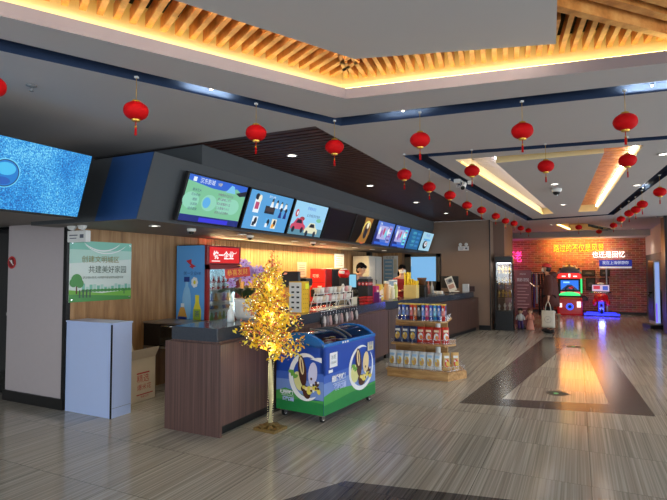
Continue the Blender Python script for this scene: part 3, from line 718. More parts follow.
# ------------------------------------------------------------------ white cabinet, carton, steel oven
t = thing('reception_cabinet', 'plain white cabinet box standing on the floor right of the pale column', 'cabinet', (-4.75, 3.85, 0))
M_cab = paint('blue_lit_laminate', (176, 194, 234), .35, var=.02)  # laminate is white; the blue light on it is mixed into this colour
b = MB(); b.bx((-.363, -.13, 0), (.355, .13, .975), M_cab); b.build('body', t)
b = MB(); b.bx((-.363, -.14, .975), (.365, .135, .992), M_cab); b.build('top_board', t)
b = MB(); b.bx((.35, -.142, .0), (.362, -.128, .975), M_blackm); b.bx((.3552, -.12, .1), (.358, .12, .103), M_grey); b.build('corner_trim', t)
MC = paint('carton_board', (200, 186, 160), .85, var=.05)
t = thing('cardboard_carton', 'open cream cardboard carton with red printing, beside the white cabinet', 'carton', (-4.83, 4.37, 0), PI/2+.04)
b = MB()
for a, c in (((-.22, -.17, 0), (.22, -.164, .5)), ((-.22, .164, 0), (.22, .17, .5)), ((-.22, -.17, 0), (-.214, .17, .5)), ((.214, -.17, 0), (.22, .17, .5)), ((-.22, -.17, 0), (.22, .17, .006))): b.bx(a, c, MC)
fc = Face(b, frame((0, -.17, 0), (1, 0, 0), (0, 0, 1))); RR = paint('carton_red', (176, 44, 40))
fc.text('精选', .02, .26, .1, RR, 1); fc.text('爆米花', .04, .16, .075, RR, 1); fc.rect(.02, .33, .2, .016, RR, 1); fc.rect(.05, .08, .26, .012, RR, 1); fc.text('净重5公斤', .05, .05, .03, RR, 1)
b.build('body', t)
for s, a in ((-1, 28), (1, 20)):
    b = MB(); b.box((0, 0, .07), (.43, .004, .14), MC, M=Matrix.Translation((0, s*.168, .5)) @ Matrix.Rotation(R(-s*a), 4, 'X')); b.build('flap', t)
t = thing('steel_oven', 'steel framed oven with black opening behind the carton', 'oven', (-4.72, 5.0, 0))
b = MB(); b.bx((-.38, -.2, .55), (.38, .25, .57), M_steel); b.bx((-.38, -.2, .86), (.38, .25, .88), M_steel); b.bx((-.38, .22, .55), (.38, .25, .88), M_steel); b.bx((.2, -.2, .55), (.24, .22, .88), M_steel); b.bx((.34, -.2, .57), (.38, .22, .88), M_steel)
b.bx((-.38, -.19, .57), (-.1, .2, .86), M_black)
for x in (-.36, .36):
    for y in (-.18, .22): b.cyl((x, y, 0), (x, y, .55), .02, .02, M_steel, 10)
b.build('frame', t)
b = MB(); b.bx((.24, -.16, .6), (.34, .1, .8), M_black); [b.cyl((.29, -.161, .63+.06*k), (.29, -.175, .63+.06*k), .018, .016, M_chrome, 14) for k in range(3)]; b.build('control_panel', t)
b = MB(); b.bx((-.08, -.205, .6), (.18, -.19, .83), paint('oven_glass', (24, 22, 20), .1)); b.tube([(-.05, -.22, .84), (.15, -.22, .84)], .008, M_chrome); b.build('door', t)

# ------------------------------------------------------------------ green poster
P0, P1 = onX(69.6, 241, -5.118), onX(130.4, 299, -5.118)
pw, ph = P1.y-P0.y, .70
t = thing('wall_poster', 'green and white slogan poster with a tree and park on the wood wall', 'poster', (-5.12, (P0.y+P1.y)/2, 1.535))
b = MB(); M = frame((.006, 0, 0), (0, 1, 0), (0, 0, 1)); b.box((0, 0, -.003), (pw, ph, .006), paint('poster_white', (218, 232, 226), .3, var=.01), M=M); fc = Face(b, M)
g1, g2, g3, g4 = [paint('poster_'+n, c, .35, var=.03) for n, c in (('teal', (128, 200, 180)), ('leaf', (70, 150, 70)), ('lawn', (120, 190, 70)), ('ink', (60, 92, 70)))]
W, H = pw, ph; pale = paint('poster_pale', (180, 220, 208), .35, var=.02)
fc.rect(0, H/2-.08, W, .16, g1, 1); fc.poly([(-W/2, H/2-.1), (W/2, H/2-.1), (W/2, H/2-.2), (-W/2, H/2-.26)], pale, 2)
fc.arc(0, H/2+.2, .36, .02, 225, 315, paint('poster_white2', (240, 246, 244)), 3, sy=.85); fc.arc(.05, H/2+.22, .42, .015, 225, 315, paint('poster_white2', (240, 246, 244)), 3, sy=.85)
fc.poly([(-W/2, -H/2), (W/2, -H/2), (W/2, -H/2+.12), (0, -H/2+.09), (-W/2, -H/2+.14)], g3, 2); fc.poly([(-W/2, -H/2), (W/2, -H/2), (W/2, -H/2+.04), (-W/2, -H/2+.09)], g2, 3)
for k in range(14):
    h = random.uniform(.03, .09); fc.rect(-.25+.05*k, -H/2+.13+h/2, .04, h, pale if k % 2 else g1, 2); fc.oval(-.25+.05*k, -H/2+.125, .03, .018, g2, 3)
fc.rect(-.34, -.2, .018, .12, paint('poster_trunk', (96, 72, 50)), 4)
for x, y, r in ((-.34, -.1, .07), (-.38, -.13, .05), (-.3, -.14, .05)): fc.oval(x, y, r, r, g2, 5)
for k in range(4): fc.rect(-.3+.045*k, -.27, .018, .07, g4, 6); fc.oval(-.3+.045*k, -.225, .011, .012, g4, 6)
fc.rect(.32, -.25, .012, .06, g4, 6)
fc.text('创建文明城区', -.02, .135, .085, paint('poster_gold', (150, 140, 70)), 4, W*.6); fc.text('共建美好家园', .08, .015, .095, g4, 4, W*.62); fc.text('讲文明树新风 共同携手建设绿色家园环境', .02, -.075, .03, g4, 4, W*.66)
b.build('print', t)
b = MB()
for sx in (-1, 1):
    for sy in (-1, 1): b.cyl((.004, sx*(pw/2-.03), sy*(ph/2-.03)), (.014, sx*(pw/2-.03), sy*(ph/2-.03)), .009, .009, M_chrome, 12)
b.build('standoff_screws', t)
t = thing('warning_disc', 'round red prohibition sign on the left edge of the pale column', 'sign', (-6.12, 3.715, 1.64))
b = MB(); b.cyl((0, 0, 0), (0, -.004, 0), .075, .075, paint('sign_red', (190, 30, 34), .4), 28); fc = Face(b, frame((0, -.004, 0), (1, 0, 0), (0, 0, 1))); fc.oval(0, 0, .058, .058, paint('sign_dark_red', (120, 14, 22)), 1); fc.rect(0, 0, .1, .014, M_white, 2, R(-40)); fc.rect(0, .01, .03, .04, M_white, 2, R(20)); b.build('disc', t)

# ------------------------------------------------------------------ drinks fridge
FY0, FY1, FX0, FX1, FH = 5.385, 6.13, -5.09, -4.55, 1.9
t = thing('drinks_fridge', 'tall drinks fridge, blue bottle print on its side and red lit header', 'fridge', ((FX0+FX1)/2, (FY0+FY1)/2, 0))
w, d = (FX1-FX0)/2, (FY1-FY0)/2
M_fr = paint('fridge_dark_red', (128, 22, 30), .35); M_blu = paint('fridge_blue', (92, 164, 230), .35, var=.05, scale=2)
b = MB(); b.bx((-w, -d, .1), (w-.05, -d+.03, FH), M_fr); b.bx((-w, d-.03, .1), (w-.05, d, FH), M_fr); b.bx((-w, -d, .1), (-w+.03, d, FH), M_white); b.bx((-w, -d, .1), (w-.05, d, .35), M_fr); b.bx((-w, -d, 1.62), (w-.05, d, FH), M_fr); b.build('body', t)
b = MB(); M = frame((-.02, -d-.001, FH/2+.05), (1, 0, 0), (0, 0, 1)); b.box((0, 0, 0), (2*w-.04, FH-.12, .004), M_blu, M=M); fc = Face(b, M @ Matrix.Translation((0, 0, .002)))
rd, yl, dbl, gn, wh = [paint('vinyl_'+n, c, .35, var=.02) for n, c in (('red', (200, 40, 56)), ('yellow', (226, 214, 60)), ('navy', (30, 60, 140)), ('green', (150, 180, 60)), ('white', (230, 238, 244)))]
fc.poly([(-.08, .68), (.0, .62), (.03, .58), (.1, .6), (.02, .64), (.02, .7)], rd, 1); fc.poly([(-.02, .6), (.06, .56), (.03, .62)], rd, 2); fc.text('统一企业', .0, .5, .06, dbl, 1)
fc.rect(-.06, .3, .05, .3, paint('vinyl_pale', (140, 195, 235)), 1); fc.oval(-.06, .08, .08, .26, paint('vinyl_pale', (140, 195, 235)), 1)
for k in range(7): fc.oval(.08+.035*math.cos(k*.9), .38+.045*math.sin(k*.9), .026, .03, wh, 2)
fc.oval(.08, .38, .022, .028, yl, 3); fc.rect(-.06, .42, .1, .07, dbl, 2)
fc.poly([(.06, -.4), (.2, -.4), (.2, .0), (.165, .1), (.16, .17), (.1, .17), (.095, .1), (.06, .0)], yl, 3); fc.rect(.13, -.06, .12, .14, gn, 4); fc.rect(.13, .18, .07, .05, yl, 4); fc.text('茶', .13, -.06, .09, dbl, 5)
fc.poly([(-.2, -.4), (-.06, -.4), (-.05, -.1), (-.1, .03), (-.17, .03), (-.22, -.1)], paint('vinyl_amber', (214, 160, 70)), 3); fc.rect(-.13, -.16, .16, .12, dbl, 4); fc.rect(-.13, .06, .06, .05, wh, 4); fc.text('冰糖', .15, .5, .04, dbl, 2)
b.build('side_print', t)
b = MB(); b.box((w-.02, 0, 1.76), (.06, 2*d, .27), M_fr, bev=.01); M = frame((w+.011, .0, 1.76), (0, 1, 0), (0, 0, 1)); b.box((.0, 0, 0), (2*d-.08, .22, .004), glow('header_red', (226, 14, 22), .9), M=M); fc = Face(b, M @ Matrix.Translation((0, 0, .002)))
hw = glow('header_white', (250, 240, 236), 1.1); fc.text('统一企业', -.03, -.01, .12, hw, 1, .46, bold=.004); fc.arc(.22, .06, .05, .015, 180, 360, hw, 1, .6); fc.rect(-.2, -.085, .18, .012, hw, 1); b.build('lit_header', t)
b = MB()
for a, c in (((w-.05, -d, .3), (w, -d+.06, 1.62)), ((w-.05, d-.06, .3), (w, d, 1.62)), ((w-.05, -d, .3), (w, d, .38)), ((w-.05, -d, 1.56), (w, d, 1.62))): b.bx(a, c, M_fr)
b.tube([(w, d-.03, .8), (w+.04, d-.03, .82), (w+.04, d-.03, 1.2), (w, d-.03, 1.22)], .01, M_chrome); dr_ = b.build('door', t)
MB().bx((w-.03, -d+.06, .38), (w-.024, d-.06, 1.56), glass('fridge_glass', (.97, 1, 1), .02, 0)).build('door_glass', dr_)
SHZ = (.42, .72, .99, 1.27)
for z in SHZ: MB().bx((-w+.04, -d+.04, z-.012), (w-.07, d-.04, z), M_white).build('shelf', t)
MB().bx((-w+.05, -d+.05, 1.585), (w-.1, d-.05, 1.6), glow('fridge_tube', (226, 246, 255), 6.)).build('light_tube', t)
for y_ in (FY0+.05, FY1-.05): lamp('AREA', (FX1-.06, y_, 1.0), 7, (.9, .97, 1), (0, R(90), 0), name='fridge_glow', shape='RECTANGLE', size=1.1, size_y=.02)
MB().bx((-w+.031, -d+.03, .36), (-w+.036, d-.03, 1.6), paint('fridge_liner', (206, 232, 240))).bx((-w+.03, d-.036, .36), (w-.05, d-.03, 1.6), paint('fridge_liner', (206, 232, 240))).bx((-w+.03, -d+.03, 1.6), (w-.05, d-.03, 1.605), paint('fridge_liner', (206, 232, 240))).build('liner', t)
for x, y in ((-w+.05, -d+.05), (w-.1, -d+.05), (-w+.05, d-.05), (w-.1, d-.05)): MB().cyl((x, y, 0), (x, y, .1), .03, .03, M_black, 12).build('foot', t)
BC = [('green', (70, 150, 60)), ('amber', (220, 150, 40)), ('red', (196, 40, 36)), ('clear', (200, 220, 226)), ('yellow', (226, 206, 60)), ('blue', (50, 90, 180))]
def bottle(kind, rgb, loc, s, label, group):
    o = MB(); mm = paint('drink_'+kind, rgb, .2); o.lathe([(.001, 0), (.03, 0), (.032, .02), (.032, .13), (.014, .18), (.014, .2)], mm, n=14); o.lathe([(.0325, .05), (.0325, .11)], M_white, n=14); o.lathe([(.016, .2), (.016, .22), (.001, .22)], paint('cap_'+kind, tuple(min(255, c+20) for c in rgb)), n=12)
    q = o.build('drink_bottle', None, loc, label=label, cat='bottle', group=group); q.scale = (s, s, s); return q
for r, (z, n) in enumerate(((1.27, 6), (.99, 7), (.72, 7))):
    for k in range(n):
        kd, rgb = BC[2] if r == 0 else BC[(k*2+r) % 6]
        bottle(kd, rgb, (FX1-.14, FY0+.1+k*(.55/(n-1)), z+.001), 1. if r else .85, f'{kd} drink bottle on the {("top", "middle", "lower")[r]} shelf of the drinks fridge, {NTH[k]} from left', 'bottles inside the drinks fridge')

# ------------------------------------------------------------------ orchids in a white pot
ox, oy, oz = oncounter(246, -3.36)
t = thing('potted_orchid', 'purple orchid with drooping blooms in a white pot on the near counter', 'potted plant', (ox, oy, oz))
b = MB(); b.lathe([(.001, 0), (.1, 0), (.12, .04), (.13, .2), (.135, .23), (.12, .23), (.115, .2), (.001, .195)], M_white, n=28); b.build('pot', t)
b = MB(); lf = paint('orchid_leaf', (34, 62, 34), .35)
for k in range(13):
    a = k*2.4; L_ = random.uniform(.22, .34); pts = []
    for j in range(7):
        q = j/6; rr = L_*q; z = .21+.14*math.sin(q*2.2)-.02*q; wv = .055*math.sin(PI*min(1, q*.9+.08))
        c = Vector((rr*math.cos(a), rr*math.sin(a), z)); n_ = Vector((-math.sin(a), math.cos(a), 0)); pts += [c-n_*wv+Vector((0, 0, .01)), c-Vector((0, 0, .006)), c+n_*wv+Vector((0, 0, .01))]
    b.add(pts, [f for j in range(6) for f in ((3*j, 3*j+1, 3*j+4, 3*j+3), (3*j+1, 3*j+2, 3*j+5, 3*j+4))], lf, True)
b.build('foliage', t)
b = MB(); pu, pu2, pw_ = paint('orchid_purple', (186, 146, 214), .5, var=.2, scale=30), paint('orchid_pale', (214, 190, 226), .5), paint('orchid_lip', (150, 60, 140), .5)
stems = MB(); sg = paint('orchid_stem', (84, 104, 52))
for k in range(7):
    a = -1.2+k*.75; tip = Vector((.17*math.cos(a)+.03, .17*math.sin(a)+.05, random.uniform(.46, .62)))
    P = [Vector((0, 0, .2)), Vector((tip.x*.3, tip.y*.3, .5)), Vector((tip.x*.7, tip.y*.7, tip.z+.06)), tip, tip+Vector((tip.x*.5, tip.y*.5, -.09))]
    stems.tube(P, .004, sg, 6)
    for j in range(9):
        q = .35+.65*j/8; i0 = min(3, int(q*4)); f_ = q*4-i0; c = P[i0].lerp(P[i0+1], f_)+Vector((random.uniform(-.035, .035), random.uniform(-.035, .035), random.uniform(-.03, .03)))
        T = Matrix.Translation(c) @ Matrix.Rotation(random.uniform(-.6, .6)+.7, 4, 'Z') @ Matrix.Rotation(R(80), 4, 'X') @ Matrix.Rotation(random.uniform(0, 1), 4, 'Z') @ Matrix.Scale(1.45, 4)
        for p_ in range(5):
            A = 2*PI*p_/5; wd = .022
            b.add([(0, 0, 0), (.02*math.cos(A-.5)*1.1, .02*math.sin(A-.5)*1.1, .006), (.038*math.cos(A), .038*math.sin(A), .004), (.02*math.cos(A+.5)*1.1, .02*math.sin(A+.5)*1.1, .006)], [(0, 1, 2, 3)], pu if (j+k) % 3 else pu2, True, T)
        b.ell((0, 0, .006), (.007, .007, .008), pw_, 6, 4, T)
b.build('blossoms', t); stems.build('stems', t)
b = MB(); T = frame((.03, -.2, .52), (math.cos(.5), math.sin(.5), .12), (-.1, 0, 1)); b.box((0, 0, 0), (.27, .1, .003), paint('ribbon_red', (206, 46, 24), .5), M=T); fc = Face(b, T @ Matrix.Translation((0, 0, .0015))); fc.text('恭喜发财', 0, 0, .07, paint('ribbon_gold', (236, 176, 50)), 1, .22); b.tube([(.03, -.19, .5), (.01, -.06, .2)], .003, M_gold, 6); b.build('red_card', t)
x, y, z = oncounter(231, -3.3)
t = thing('pump_bottle', 'clear pump bottle standing on the counter left of the orchid pot', 'bottle', (x, y, z))
b = MB(); b.lathe([(.001, 0), (.036, 0), (.038, .01), (.038, .1), (.03, .125), (.014, .14), (.014, .15)], mat('clear_gel', (.75, .82, .84), .1, var=.03), n=18); b.build('body', t)
b = MB(); b.cyl((0, 0, .15), (0, 0, .165), .016, .016, M_white); b.cyl((0, 0, .165), (0, 0, .2), .005, .005, M_white, 8); b.box((.012, 0, .202), (.05, .018, .01), M_white); b.build('pump', t)

# ------------------------------------------------------------------ golden lucky tree
TX, TY = -2.72, 4.17
t = thing('golden_tree', 'artificial golden-leaved money tree with tiny lights in front of the counter', 'artificial tree', (TX, TY, 0))
b = MB(); gb = paint('base_gilt', (116, 92, 44), .6, var=.5, scale=60, bump=.6)
b.prism([(-.13, -.1), (.12, -.12), (.14, .09), (-.11, .12)], 0, .025, gb)
for k in range(60):
    a, r = random.uniform(0, 6.3), random.uniform(.0, .1); b.box((r*math.cos(a), r*math.sin(a), .03+.035*(1-r/.1)*random.random()), (.04, .02, .015), gb, a)
b.build('base', t)
b = MB(); bk = mat('birch_bark', srgb(206, 196, 150), .7, var=.35, scale=30, bump=.4)
tp = [(0, 0, .02), (.006, .004, .3), (-.004, .0, .6), (.0, .004, .9), (.012, .0, 1.25), (.01, 0, 1.6)]
b.tube(tp, [.027, .024, .021, .018, .012, .005], bk, 12); b.build('trunk', t)
br_, lv, lt_ = MB(), MB(), MB()
yel = [paint('leaf_'+n, c, .45, var=.1, scale=20) for n, c in (('gold', (252, 206, 40)), ('lemon', (254, 230, 90)), ('amber', (240, 172, 30)), ('russet', (196, 76, 50)), ('rose', (226, 140, 110)))]
G_dot = glow('fairy_light', (255, 240, 190), 5.)
def okleaf(p):
    wx, wy, wz = TX+p.x, TY+p.y, p.z
    if wx < -2.94 and wy > 3.66 and wz < 1.06: return False
    if wy > 4.44 and wz < .98: return False
    return True
def leaf(c, s, m):
    T = Matrix.Translation(c) @ Matrix.Rotation(random.uniform(0, 6.3), 4, 'Z') @ Matrix.Rotation(random.uniform(-1.1, 1.1), 4, 'X') @ Matrix.Rotation(random.uniform(-.8, .8), 4, 'Y')
    lv.add([(0, -s, 0), (s*.55, -.1*s, s*.2), (0, s, 0), (-s*.55, -.1*s, s*.2), (0, 0, -.02*s)], [(0, 1, 4), (1, 2, 4), (2, 3, 4), (3, 0, 4)], m, True, T)
for k in range(92):
    z0 = random.uniform(.74, 1.5); rad = .35*(1-.78*max(0, (z0-.9)/.65)) if z0 > .9 else .33
    a = random.uniform(0, 6.3); rad *= random.uniform(.75, 1.08); rise = random.uniform(-.06, .22) if z0 > .8 else random.uniform(-.08, .1)
    p0 = Vector((0, 0, max(.62, z0-.08))); p2 = Vector((rad*math.cos(a), rad*math.sin(a), z0+rise)); p1 = p0.lerp(p2, .5)+Vector((0, 0, .03))
    if not okleaf(p2): p2 = Vector((rad*.75*math.cos(-a), -abs(rad*math.sin(a)), z0+rise)); p1 = p0.lerp(p2, .5)
    if not okleaf(p2) or not okleaf(p1): continue
    br_.tube([p0, p1, p2], [.006, .004, .002], paint('twig', (110, 84, 40)), 5)
    for j in range(30):
        q = random.uniform(.25, 1.05); c = (p0.lerp(p1, q*2) if q < .5 else p1.lerp(p2, q*2-1))+Vector([random.uniform(-.05, .05) for _ in range(3)])
        if not okleaf(c): continue
        red = random.random() < (.12 + (.3 if q > .9 and k % 3 == 0 else 0))
        leaf(c, random.uniform(.015, .03), yel[random.choice((3, 4))] if red else yel[random.choice((0, 0, 1, 1, 2))])
    for j in range(2):
        c = p1.lerp(p2, random.random())+Vector([random.uniform(-.04, .04) for _ in range(3)])
        if okleaf(c): lt_.ell(c, (.0036, .0036, .0036), G_dot, 6, 4)
br_.tube([(.01, 0, 1.5), (.012, 0, 1.72)], .004, paint('twig', (110, 84, 40)), 5)
for j in range(26):
    c = Vector((.012+random.uniform(-.025, .025), random.uniform(-.025, .025), 1.52+j*.0085)); leaf(c, .02, yel[3 if j % 2 else 4])
for j in range(90):
    z = .08+j*.0075; a = j*2.1; lt_.ell((.029*math.cos(a), .029*math.sin(a), z), (.0018, .0018, .0018), G_dot, 6, 4)
br_.build('branches', t); lv.build('foliage', t); o = lt_.build('fairy_lights', t, kind='stuff')
for z, q in ((.8, 2.2), (1.1, 2.4), (1.4, 1.4)): lamp('POINT', (TX+.05, TY-.08, z), q, (1, .9, .62), name='tree_glow', shadow_soft_size=.05)

# ------------------------------------------------------------------ ice cream freezer
fzr = R(-6.0)
t = thing('ice_cream_freezer', 'blue and green chest freezer with arched glass lid and ice cream pictures', 'freezer', (-2.31, 4.51, 0), fzr)
# local: front right bottom edge at x=0, body runs to -x (width .54) and +y (length 1.06)
W, L, ZB, ZT, ZP = .6, 1.12, .085, .78, .9
fb, fd, fg = paint('freezer_blue', (28, 74, 176), .3, var=.06, scale=3), paint('freezer_navy_rim', (30, 110, 192), .25, coat=.4), paint('freezer_green', (36, 132, 70), .3, var=.1)
flb = paint('freezer_sky', (120, 150, 214), .3, var=.08, scale=4)
b = MB(); b.bx((-W, 0, ZB), (-W+.04, L, ZT), fb); b.bx((-.04, 0, ZB), (0, L, ZT), fb); b.bx((-W, 0, ZB), (0, .04, ZT), fb); b.bx((-W, L-.04, ZB), (0, L, ZT), fb); b.bx((-W, 0, ZB), (0, L, .35), fb); b.build('body', t)
def archpts(n=16): return [(-W+W*k/n, ZT+(ZP-ZT)*(1-((2*k/n-1)**2))**.8) for k in range(n+1)]
AP = archpts()
for y0 in (0, L-.05):
    b = MB(); nn = len(AP); vs = [(x, y0, z) for x, z in AP]+[(x, y0, ZT-.02) for x, z in AP]+[(x, y0+.05, z) for x, z in AP]+[(x, y0+.05, ZT-.02) for x, z in AP]
    fs = []
    for k in range(nn-1): fs += [(nn+k, nn+k+1, k+1, k), (2*nn+k, 2*nn+k+1, 3*nn+k+1, 3*nn+k), (k, k+1, 2*nn+k+1, 2*nn+k)]
    b.add(vs, fs, fd); b.build('arched_end', t)
b = MB(); b.box((-.015, L/2, ZT), (.05, L, .035), fd, bev=.01); b.box((-W+.015, L/2, ZT), (.05, L, .035), fd, bev=.01); b.build('rim', t)
gl = MB(); AI = AP[1:-1]
gl.add([(x, .05, z-.012) for x, z in AI]+[(x, L-.05, z-.012) for x, z in AI], [(k, k+1, len(AI)+k+1, len(AI)+k) for k in range(len(AI)-1)], glass('freezer_glass', (.86, .93, .97), .03, .3), True); gl.build('glass_lid', t)
b = MB()
for yy in (L*.45, L*.55): b.tube([(x, yy, z-.006) for x, z in AI], .011, paint('lid_frame', (70, 80, 90), .3), 6)
b.tube([(-W/2-.1, L*.3, ZP-.004), (-W/2+.1, L*.3, ZP-.004)], .008, M_grey, 6); b.build('lid_frame', t)
b = MB(); b.bx((-W+.04, .04, .35), (-.04, L-.04, .355), M_grey)
for yy in (.3, .55, .8): b.bx((-W+.05, yy, .36), (-.05, yy+.006, .7), M_grey)
b.build('basket_dividers', t)
def freezer_art(b, M, w, h, long):
    fc = Face(b, M); g2_ = paint('freezer_green_light', (74, 160, 80), .3, var=.1); wht = paint('print_white', (240, 242, 245), .35, var=.01)
    choc, cream, ban, egg = paint('print_chocolate', (74, 34, 24), .4, var=.3, scale=60), paint('print_cream', (238, 214, 160), .4), paint('print_banana', (232, 214, 90), .4), paint('print_lilac', (206, 206, 236), .4)
    fc.poly([(-w/2, -h/2+.17), (w/2, -h/2+.15), (w/2, -.0), (-w/2, -.02)], flb, 1); fc.poly([(-w/2, -.02), (w/2, .0), (w/2, .08), (-w/2, .06)], paint('freezer_mid_blue', (66, 104, 196), .3, var=.05), 1)
    fc.poly([(-w/2, -h/2), (w/2, -h/2), (w/2, -h/2+.15), (w*.25, -h/2+.14), (0, -h/2+.2), (-w*.3, -h/2+.23), (-w/2, -h/2+.19)], g2_, 2)
    fc.poly([(-w/2, -h/2), (w/2, -h/2), (w/2, -h/2+.12), (0, -h/2+.13), (-w/2, -h/2+.1)], fg, 3)
    cx = w*.16 if not long else w*.2; r = .2
    fc.arc(cx, .03, r if not long else .265, .055, 55 if not long else 60, 305 if not long else 400, wht, 4, 1.12 if not long else .88, 36); fc.oval(cx-(.1 if not long else .16), -.02, .06 if not long else .085, .1, paint('print_pale_banana', (224, 220, 150), .4), 5, .3)
    if not long: fc.poly([(cx+.04, .22), (cx+.14, .24), (w/2-.02, .24), (w/2-.02, .19), (cx+.14, .2)], wht, 4)
    S_ = 1.3 if long else 1.; fc.oval(cx-.055*S_, .09, .05*S_, .16, choc, 6, .14); fc.oval(cx-.062*S_, .14, .026*S_, .09, cream, 7, .14); fc.oval(cx-.06*S_, .14, .008*S_, .07, choc, 8, .14); fc.oval(cx+.075*S_, .07, .055*S_, .12, cream if long else egg, 6, -.1)
    for k in range(9): fc.oval(cx+(.06+.028*(k % 4))*S_, -.1+.03*(k//2), .014, .012, (choc, wht, choc)[k % 3], 10, k)
    for k, (x, y, q) in enumerate(((-.02, -.09, .05), (.04, -.1, .045), (.0, -.13, .06), (.1, -.07, .035), (.13, -.03, .03), (.15, -.1, .03))): fc.oval(cx+x*S_, y, q*S_, q*.75, choc if k % 2 == 0 else ban, 7+k % 2, k if not long else 0)
    for k in range(4): fc.oval(cx-.03+.03*k, -.075-.01*(k % 2), .024, .018, (ban, cream)[k % 2], 9, k*.5)
    lg = paint('print_leaf', (110, 170, 70), .4)
    for k in range(4): fc.oval(cx-.2+.02*k, .07-.015*k, .035, .018, lg, 6, 1.2*k)
    tx = -w*.24 if not long else -w*.24
    fc.rect(tx, -h/2+.155 if not long else -.05, .16 if not long else .26, .004, wht, 8)
    fc.text('缤纷滋味！', tx, -h/2+.185 if not long else .0, .045 if not long else .07, wht, 12, .17 if not long else .27, bold=.003); fc.text('满足口福', tx+.01, -h/2+.12 if not long else -.095, .042 if not long else .065, paint('print_pale_blue', (190, 205, 250)), 12, .15 if not long else .24, bold=.003)
    if long:
        fc.rect(-w*.34, .2, .15, .15, wht, 5); fc.text('冰柜', -w*.34, .225, .05, M_grey, 6); fc.text('扫码报修', -w*.34, .17, .028, M_grey, 6); fc.rect(-w*.39, .09, .08, .03, wht, 5)
        fc.rect(w*.38, .24, .14, .1, paint('print_label', (214, 206, 176)), 10); fc.text('雪糕', w*.38, .265, .05, fb, 11); fc.text('优惠', w*.38, .22, .035, choc, 11)
h = ZT-ZB-.02
b = MB(); freezer_art(b, frame((-W/2, -.001, (ZT+ZB)/2-.01), (1, 0, 0), (0, 0, 1)), W, h, False); b.build('end_print', t)
b = MB(); freezer_art(b, frame((.001, L/2, (ZT+ZB)/2-.01), (0, 1, 0), (0, 0, 1)), L, h, True); b.build('front_print', t)
b = MB(); fc = Face(b, frame((-.0+.011, L/2, ZT), (0, 1, 0), (0, 0, 1))); [fc.rect(-.2+.05*k, 0, .03, .018, M_white, 2) for k in (0, 1, 2)]; b.build('rim_label', t)
for x, y in ((-W+.06, .06), (-.06, .06), (-W+.06, L-.06), (-.06, L-.06)):
    b = MB(); b.box((x, y, .075), (.05, .05, .02), M_chrome); b.bx((x-.022, y-.025, .03), (x-.018, y+.025, .075), M_chrome); b.bx((x+.018, y-.025, .03), (x+.022, y+.025, .075), M_chrome); b.cyl((x-.014, y+.01, .034), (x+.014, y+.01, .034), .034, .034, M_black, 18); b.cyl((x-.016, y+.01, .034), (x+.016, y+.01, .034), .018, .018, M_white, 14); b.build('caster', t)
# wrapped ices inside
Ti = Matrix.Translation((-2.31, 4.51, 0)) @ Matrix.Rotation(fzr, 4, 'Z')
ICL = [('brown', (120, 72, 48)), ('cream', (214, 196, 160)), ('green', (84, 140, 70)), ('pink', (204, 110, 120)), ('white', (222, 222, 220)), ('gold', (196, 150, 60))]
for i in range(5):
    for j in range(8):
        kd, c = ICL[(i*3+j*5+i*j) % 6]
        p = Ti @ Vector((-W+.09+i*.095, .1+j*.125, .69+.035*random.random()))
        b = MB(); b.box((0, 0, 0), (.07, .1, .03), paint('wrapper_'+kd, c, .3), bev=.01); b.box((0, .058, 0), (.06, .02, .004), paint('wrapper_'+kd, c, .3)); b.box((0, 0, .0155), (.05, .05, .001), M_white)
        b.build('wrapped_ice_cream', None, p, random.uniform(-.3, .3), label=f'{kd} wrapped ice cream under the freezer glass, {NTH[i]} row, {NTH[j]} from left', cat='ice cream', group='wrapped ices inside the freezer')

# ------------------------------------------------------------------ snack display stand
M_oak = streak('oak_board', [(150, 108, 62), (182, 138, 84), (204, 164, 106)], 2, 12, 12, .5, 2)
SX, SY = -2.95, 6.98
def tray(x0, x1, cut, dep): return [(x0, 0), (x1, 0), (x1+cut*.55, cut), (x1, dep), (x0, dep)]
t = thing('snack_stand', 'three tier oak snack stand by the counter, wire rims on its shelves', 'display stand', (SX, SY, 0))
base = tray(.4, 1.33, .35, .75)
b = MB(); b.prism([(x*.96+.03, y+.02) for x, y in base], 0, .1, M_oak); b.build('plinth', t)
TIER = [(.1, .40, 1.32, .3), (.475, .48, 1.27, .2), (.80, .56, 1.215, .12)]
for z, x0, x1, c in TIER:
    b = MB(); b.prism(tray(x0, x1, c, .7), z, z+.022, M_oak); b.build('shelf', t)
    pts = tray(x0+.01, x1-.01, c, .68)
    b = MB()
    for q in (.02, .07): b.tube([(x, y+.01, z+.022+q) for x, y in pts[:4]], .003, M_chrome, 6)
    for i in range(3):
        p, q = Vector(pts[i]), Vector(pts[i+1])
        for k in range(5): w_ = p.lerp(q, k/5); b.cyl((w_.x, w_.y+.01, z+.02), (w_.x, w_.y+.01, z+.095), .003, .003, M_chrome, 6)
    b.build('wire_rim', t)
b = MB(); b.bx((.66, .3, .1), (.9, .34, .82), M_oak); b.bx((.4, .45, .1), (1.2, .49, .8), M_oak); b.build('back_board', t)
b = MB(); b.cyl((1.12, .22, .1), (1.12, .22, .8), .035, .035, M_white, 18); b.build('post', t)
CAN = [('navy', (34, 50, 120)), ('blue', (40, 90, 200)), ('navy', (34, 50, 120)), ('red', (196, 46, 40)), ('orange', (216, 100, 40)), ('black', (30, 34, 44)), ('blue', (40, 90, 200)), ('pink', (204, 60, 120)), ('blue', (40, 90, 200)), ('cyan', (60, 150, 210)), ('blue', (40, 90, 200)), ('red', (214, 70, 60)), ('violet', (120, 80, 180))]
